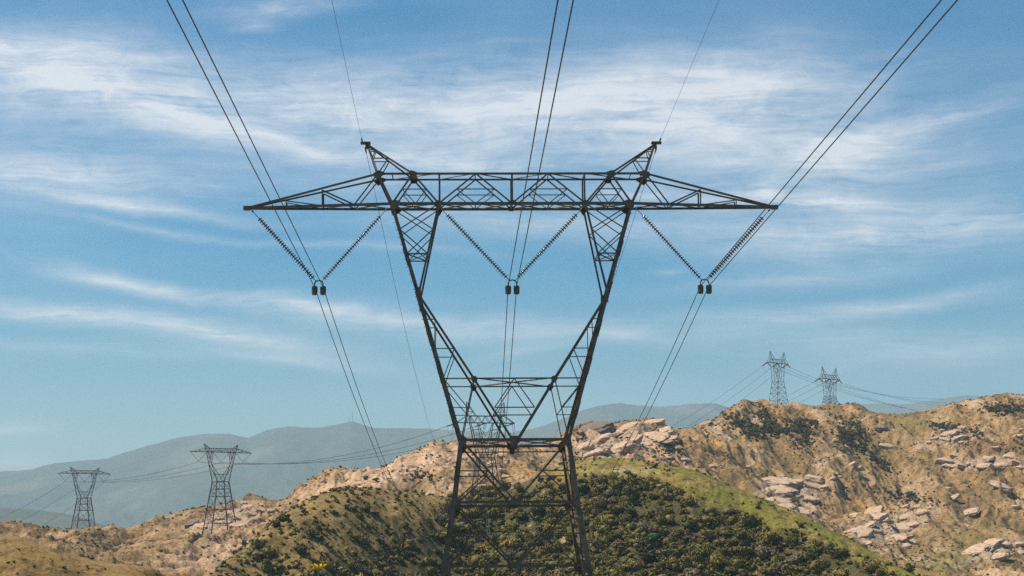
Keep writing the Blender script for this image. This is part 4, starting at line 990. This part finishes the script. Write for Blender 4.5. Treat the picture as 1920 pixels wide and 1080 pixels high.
# ------------------------------------------------------------------ shrubs
def bush_arrays(nleaf, leaf, seed, tall=1.0, core=True):
    g = np.random.default_rng(seed); lobes = 5
    lc = g.normal(0, 1, (lobes, 3)) * np.array([.38, .38, .16]) + np.array([0, 0, .42 * tall]); lr = g.uniform(.38, .58, lobes)
    k = g.integers(0, lobes, nleaf); d = g.normal(0, 1, (nleaf, 3)); d /= np.linalg.norm(d, axis=1, keepdims=True); d[:, 2] = np.abs(d[:, 2]) * .9 - .12 * g.random(nleaf)
    c = lc[k] + d * lr[k][:, None] * g.uniform(.7, 1.08, (nleaf, 1)) * np.array([1, 1, tall])
    c[:, 2] = np.maximum(c[:, 2], -.05)
    t1 = g.normal(0, 1, (nleaf, 3)); t1 /= np.linalg.norm(t1, axis=1, keepdims=True); nn_ = d + .7 * g.normal(0, 1, (nleaf, 3)); t2 = np.cross(nn_, t1); t2 /= np.linalg.norm(t2, axis=1, keepdims=True) + 1e-6
    t1 = np.cross(t2, nn_); t1 /= np.linalg.norm(t1, axis=1, keepdims=True) + 1e-6
    s = leaf * g.uniform(.6, 1.25, (nleaf, 1))
    V = np.stack([c - t1 * s, c + t2 * s * .8, c + t1 * s, c - t2 * s * .8], 1).reshape(-1, 3)
    Fc = np.arange(nleaf * 4).reshape(-1, 4)
    sh = np.repeat(.75 + .5 * g.random(nleaf), 4)
    return V, Fc, sh
def core_mesh(seed, n=2):
    b = bmesh.new(); bmesh.ops.create_icosphere(b, subdivisions=n, radius=1); v = np.array([x.co[:] for x in b.verts]); f = np.array([[x.index for x in y_.verts] for y_ in b.faces]); b.free()
    r = 1 + .3 * fbm(v[:, 0] * 1.7 + seed, v[:, 1] * 1.7 + v[:, 2], 3); v = v * r[:, None] * np.array([.62, .62, .5]) + np.array([0, 0, .38]); return v, f
# candidate spots over the land
cand = []
def scatter(n, Y0, Y1, upx0=-.285, upx1=.285):
    Y = rng.uniform(Y0, Y1, n); X = rng.uniform(upx0, upx1, n) * Y; return X, Y
def pick(X, Y, dens, thin):
    m = rng.random(len(X)) < dens; return X[m], Y[m]
bush = []       # x, y, z, size, tall, r, g, b, kind
def zone_at(X, Y):
    z, d1, d2, gul, gul2, back = height(X, Y, True); px, py = proj(X, Y, z); return z, d1, d2, px, py, gul2
def add_bushes(X, Y, Z, size, tall, colr, kind):
    for i in range(len(X)): bush.append((X[i], Y[i], Z[i], size[i], tall[i], colr[i][0], colr[i][1], colr[i][2], kind))
def colors(n, base, alt, j=.25):
    t = rng.random((n, 1)); c = np.array(base) * (1 - t) + np.array(alt) * t; return c * rng.uniform(1 - j, 1 + j, (n, 1))
# front hill
X, Y = scatter(60000, 300, 575); Z, d1, d2, px, py, g2 = zone_at(X, Y)
vis = (Y > d1 - 110) & (Y < d1 + 6) & (py < 1100) & (py > 700) & (px > -30) & (px < 1950)
X, Y, Z, d1, px, py = X[vis], Y[vis], Z[vis], d1[vis], px[vis], py[vis]
fr_, gr_, dn_, mid_ = zones(px, py, X, Y, d1)
gap = sstep(fbm(X / 7 + 11, Y / 14, 3, .6), .10, .30)
p_d = dn_ * (1 - .88 * gap) * .95; r_ = rng.random(len(X))
m = r_ < p_d; k = m.sum()
add_bushes(X[m], Y[m], Z[m], np.clip(rng.lognormal(-.12, .48, k), .32, 2.8), rng.uniform(.45, 1.3, k), np.where(rng.random((k, 1)) < .12, np.array([[.17, .135, .09]]), colors(k, (.072, .074, .018), (.22, .17, .040), .4) * (1 + .9 * fbm(X[m] / 11 + 70, Y[m] / 20, 3))[:, None]), 'dense')
m = (r_ >= p_d) & (r_ < p_d + .22 * gr_ * sstep(fbm(X / 12, Y / 20, 3), -.2, .3)); k = m.sum()
add_bushes(X[m], Y[m], Z[m], rng.uniform(.2, .62, k) * (1 + (rng.random(k) > .93) * 1.6), rng.uniform(.6, 1.5, k), colors(k, (.16, .135, .034), (.07, .075, .018), .35), 'grass')
m = (r_ >= p_d) & (r_ < p_d + .26 * mid_ * (1 - dn_)); k = m.sum()
add_bushes(X[m], Y[m], Z[m], rng.uniform(.25, .85, k), rng.uniform(.6, 1.0, k), colors(k, (.07, .068, .022), (.14, .12, .04)), 'olive')
lf_ = (px < 330); m = lf_ & (r_ < .13 * sstep(fbm(X / 10, Y / 16, 3), -.15, .25)); k = m.sum()
add_bushes(X[m], Y[m], Z[m], rng.uniform(.12, .42, k) * (1 + (rng.random(k) > .94) * 1.1), rng.uniform(.6, 1.1, k), colors(k, (.06, .055, .018), (.15, .11, .035)), 'left')
# back hillside
X, Y = scatter(130000, 600, 1315); Z, d1, d2, px, py, g2 = zone_at(X, Y)
vis = (Y > d1 + 60) & (Y < d2 + 12) & (py < 1085) & (px > -30) & (px < 1950)
X, Y, Z, d1, d2, px, py, g2 = [a[vis] for a in (X, Y, Z, d1, d2, px, py, g2)]
PXn, PYn = px, py
clump = np.clip(blob(1395, 800, 34, 16, -30) + blob(1435, 785, 30, 12, -40) + .9 * blob(1440, 810, 30, 10) + blob(1500, 800, 34, 14) + .8 * blob(1505, 825, 20, 20) + .9 * blob(1600, 815, 34, 26, -40) + .8 * blob(1640, 860, 60, 12, -40) + blob(1880, 768, 44, 10) + .8 * blob(1770, 800, 30, 9) + .8 * blob(1830, 812, 22, 10) + .8 * blob(1690, 930, 50, 10, -10) + .6 * blob(1910, 838, 30, 14) + .6 * blob(1090, 820, 14, 12) + .6 * blob(1225, 815, 16, 10) + .7 * blob(790, 895, 22, 14) + .6 * blob(1260, 845, 24, 24), 0, 1)
nb = fbm(X / 26 + 3, Y / 40, 4, .6)
pb = np.clip(.05 + .20 * sstep(nb, .0, .35) + .10 * sstep(-g2, .0, .5) + .8 * clump, 0, 1) * np.where(px < 1000, .6, 1.0)
r_ = rng.random(len(X)); m = r_ < pb; k = m.sum()
cl = clump[m]
add_bushes(X[m], Y[m], Z[m], rng.uniform(.30, .95, k) * (1 + 1.5 * cl), rng.uniform(.7, 1.25, k), colors(k, (.055, .058, .026), (.12, .095, .048)), 'back')
B = np.array([b[:8] for b in bush]); KD = np.array([b[8] for b in bush])
# a few special ones
spec = [(1226, 1012, 3.0, 1.0, (.035, .075, .012), 'large dark glossy green bush low on the scrub hillside right of the pylon'),
        (979, 970, 2.7, .95, (.035, .075, .014), 'rounded bright green bush seen between the lower legs of the large pylon'),
        (1333, 790, 1.6, .9, (.05, .05, .03), 'dark bush on the skyline left of the two ridge pylons'),
        (685, 893, 1.5, .9, (.05, .06, .03), 'left of the small dark bushes on the crest of the tan ridge'),
        (704, 895, 1.5, .9, (.05, .06, .03), 'right of the small dark bushes on the crest of the tan ridge')]
bush_px, bush_py = proj(B[:, 0], B[:, 1], B[:, 2]); app = B[:, 3] / B[:, 1] * np.sqrt(B[:, 4])
inv = (bush_py < 1082) & (bush_px > 5) & (bush_px < 1915)
order = np.argsort(-(app * inv)); pickN = order[:270]; rest = np.setdiff1d(np.arange(len(B)), pickN)
protos = []
def shrub_mat():
    m, t, b = mat_new('shrub_leaves'); nn, ll = t.nodes, t.links
    oi = nn.new("ShaderNodeObjectInfo"); a = nn.new("ShaderNodeVertexColor"); a.layer_name = 'tint'
    mul = nn.new("ShaderNodeMix"); mul.data_type = 'RGBA'; mul.blend_type = 'MULTIPLY'; mul.inputs[0].default_value = 1
    ll.new(oi.outputs['Color'], mul.inputs[6]); ll.new(a.outputs['Color'], mul.inputs[7]); ll.new(mul.outputs[2], b.inputs['Base Color'])
    b.inputs['Roughness'].default_value = .75; b.inputs['Specular IOR Level'].default_value = .25
    return m
SHRUB = shrub_mat(); WOOD = plain('twig_bark', (.10, .075, .05), (.18, .14, .10), 4, .9)
for i in range(6):
    Vb, Fb, sh = bush_arrays(420, .105, 100 + i); cv, cf = core_mesh(i * 3.1)
    o = np_mesh('crown', Vb, Fb, SHRUB, np.repeat(sh[:, None], 3, 1)); me = o.data; bpy.data.objects.remove(o)
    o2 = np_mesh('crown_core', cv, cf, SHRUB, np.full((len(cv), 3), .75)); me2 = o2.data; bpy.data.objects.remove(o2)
    b1 = bmesh.new(); b1.from_mesh(me); b1.from_mesh(me2); b1.to_mesh(me); b1.free()
    mb = MB()
    for j in range(5):
        t_ = j * 1.25 + i; mb.tube([(0, 0, -.12), (.12 * math.cos(t_), .12 * math.sin(t_), .15), (.32 * math.cos(t_), .32 * math.sin(t_), .4)], [.05, .035, .015], 5)
    o = mb.build('stem', WOOD); protos.append((me, o.data)); bpy.data.objects.remove(o)
labels = {'dense': ('dark green scrub bush in the dense cover of the centre hill', 'bushes of the dense scrub'), 'grass': ('small green tuft bush on the grassy crest', 'bushes on the grassy crest'),
          'olive': ('olive bush on the dry slope left of the large pylon', 'bushes on the olive slope'), 'left': ('small dark bush on the yellow hill at lower left', 'bushes on the yellow hill'),
          'back': ('dusty green bush on the tan hillside behind', 'bushes on the tan hillside')}
def put_bush(x, y, z, s, tall, c, label, group):
    r = empty('shrub', (x, y, z), random.uniform(0, 6.28)); r.scale = (s, s, s * tall); tag(r, label, 'shrub', group)
    me, mw = random.choice(protos)
    o = bpy.data.objects.new('crown', me); C.objects.link(o); o.parent = r; o.color = (*c, 1)
    o = bpy.data.objects.new('stem', mw); C.objects.link(o); o.parent = r
for i in pickN:
    b = B[i]; lb, gp = labels[KD[i]]; put_bush(b[0], b[1], b[2], b[3], b[4], b[5:8], lb, gp)
for px, py, s, tl, c, lb in spec:
    p = hit(px, py + 6)
    if p: put_bush(p.x, p.y, p.z, s, tl, c, lb, None)
# the rest as one cover
lod = [(bush_arrays(70, .22, 300 + i), core_mesh(7 + i * 2.3, 1)) for i in range(5)]
VV, FF4, CC = [], [], []; off = 0; VV3, FF3, CC3 = [], [], []; off3 = 0
Rb = B[rest]; ch = rng.integers(0, 5, len(Rb)); th = rng.random(len(Rb)) * 6.283
for i in range(5):
    Q = Rb[ch == i]; T = th[ch == i]
    (Vb, Fb, sh), (cv, cf) = lod[i]
    def place(Vs):
        c, s = np.cos(T)[:, None], np.sin(T)[:, None]
        x = (Vs[None, :, 0] * c - Vs[None, :, 1] * s) * Q[:, 3:4] + Q[:, 0:1]; y = (Vs[None, :, 0] * s + Vs[None, :, 1] * c) * Q[:, 3:4] + Q[:, 1:2]
        z = Vs[None, :, 2] * Q[:, 3:4] * Q[:, 4:5] + Q[:, 2:3]; return np.stack([x, y, z], -1)
    W_ = place(Vb); n = len(Q); VV.append(W_.reshape(-1, 3)); FF4.append((Fb[None] + (np.arange(n) * len(Vb))[:, None, None]).reshape(-1, 4) + off); off += n * len(Vb)
    CC.append((Q[:, None, 5:8] * sh[None, :, None]).reshape(-1, 3))
    W_ = place(cv); VV3.append(W_.reshape(-1, 3)); FF3.append((cf[None] + (np.arange(n) * len(cv))[:, None, None]).reshape(-1, 3) + off3); off3 += n * len(cv)
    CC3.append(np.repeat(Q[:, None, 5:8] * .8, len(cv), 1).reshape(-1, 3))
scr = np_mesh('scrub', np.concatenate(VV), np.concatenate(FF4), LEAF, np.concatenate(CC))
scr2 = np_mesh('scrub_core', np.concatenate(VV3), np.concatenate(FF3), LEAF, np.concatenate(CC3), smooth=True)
scr2.parent = scr
tag(scr, 'low chaparral scrub covering the hillsides', kind='stuff')
print('bushes', len(B), 'rest', len(rest), {k: int((KD == k).sum()) for k in labels})

# ------------------------------------------------------------------ wild flower near the lens
fp = at(597, 1065, 4.0); gzf = float(height(np.array([fp.x]), np.array([fp.y]))[0])
fl = empty('wildflower', (fp.x, fp.y, gzf)); tag(fl, 'blurred yellow wildflower poking up at the bottom edge', 'flower')
hh = fp.z - gzf
mb = MB(); rp_ = .021
for j in range(9):
    t_ = j * 2 * math.pi / 9; c, s = math.cos(t_), math.sin(t_); u_ = Vector((c, s, .42)); v_ = Vector((-s, c, 0))
    o_ = Vector((0, 0, hh)); mb.add([o_, o_ + u_ * rp_ * .6 + v_ * .004, o_ + u_ * rp_, o_ + u_ * rp_ * .6 - v_ * .004, o_ + Vector((0, 0, -.003)), o_ + u_ * rp_ * .6 + Vector((0, 0, -.003))], [(0, 1, 2, 3), (4, 3, 5), (4, 5, 1), (5, 3, 2), (5, 2, 1), (0, 4, 1), (0, 3, 4)])
mb.build('petals', FLOWER, fl); MB().lathe([(.001, hh - .002), (.006, hh), (.006, hh + .003), (.002, hh + .005)], 10).build('flower_head', FLOWER, fl)
MB().tube([(0, 0, 0), (.03, .02, hh * .5), (.008, .005, hh * .85), (0, 0, hh - .002)], [.004, .003, .0022, .002], 6).build('stem', STEM, fl)
for j in range(6):
    a_ = Vector((.012 + .016 * j, .02 * (j % 2), hh - .012 - .006 * (j % 3))); mb = MB(); mb.tube([Vector((.01, 0, hh * .8)), (a_ + Vector((0, 0, -.04))), a_ + Vector((.012, 0, .002))], [.0015, .0022, .001], 5); mb.build('leaf', STEM, fl)

# ------------------------------------------------------------------ haze
hz = MB().box((0, 9500, 700), 46000, 25000, 1500).build('haze', None)
hz.location = (0, 0, 0)
hm = bpy.data.materials.new('haze'); hm.use_nodes = True; t = hm.node_tree
for n in list(t.nodes): t.nodes.remove(n)
oo = t.nodes.new("ShaderNodeOutputMaterial"); pv = t.nodes.new("ShaderNodeVolumePrincipled")
pv.inputs['Color'].default_value = (.56, .83, 1.0, 1); pv.inputs['Density'].default_value = 0.70e-4; pv.inputs['Anisotropy'].default_value = .1
t.links.new(pv.outputs[0], oo.inputs['Volume'])
hz.data.materials.clear(); hz.data.materials.append(hm)
tag(hz, 'pale blue haze in the air', kind='stuff')
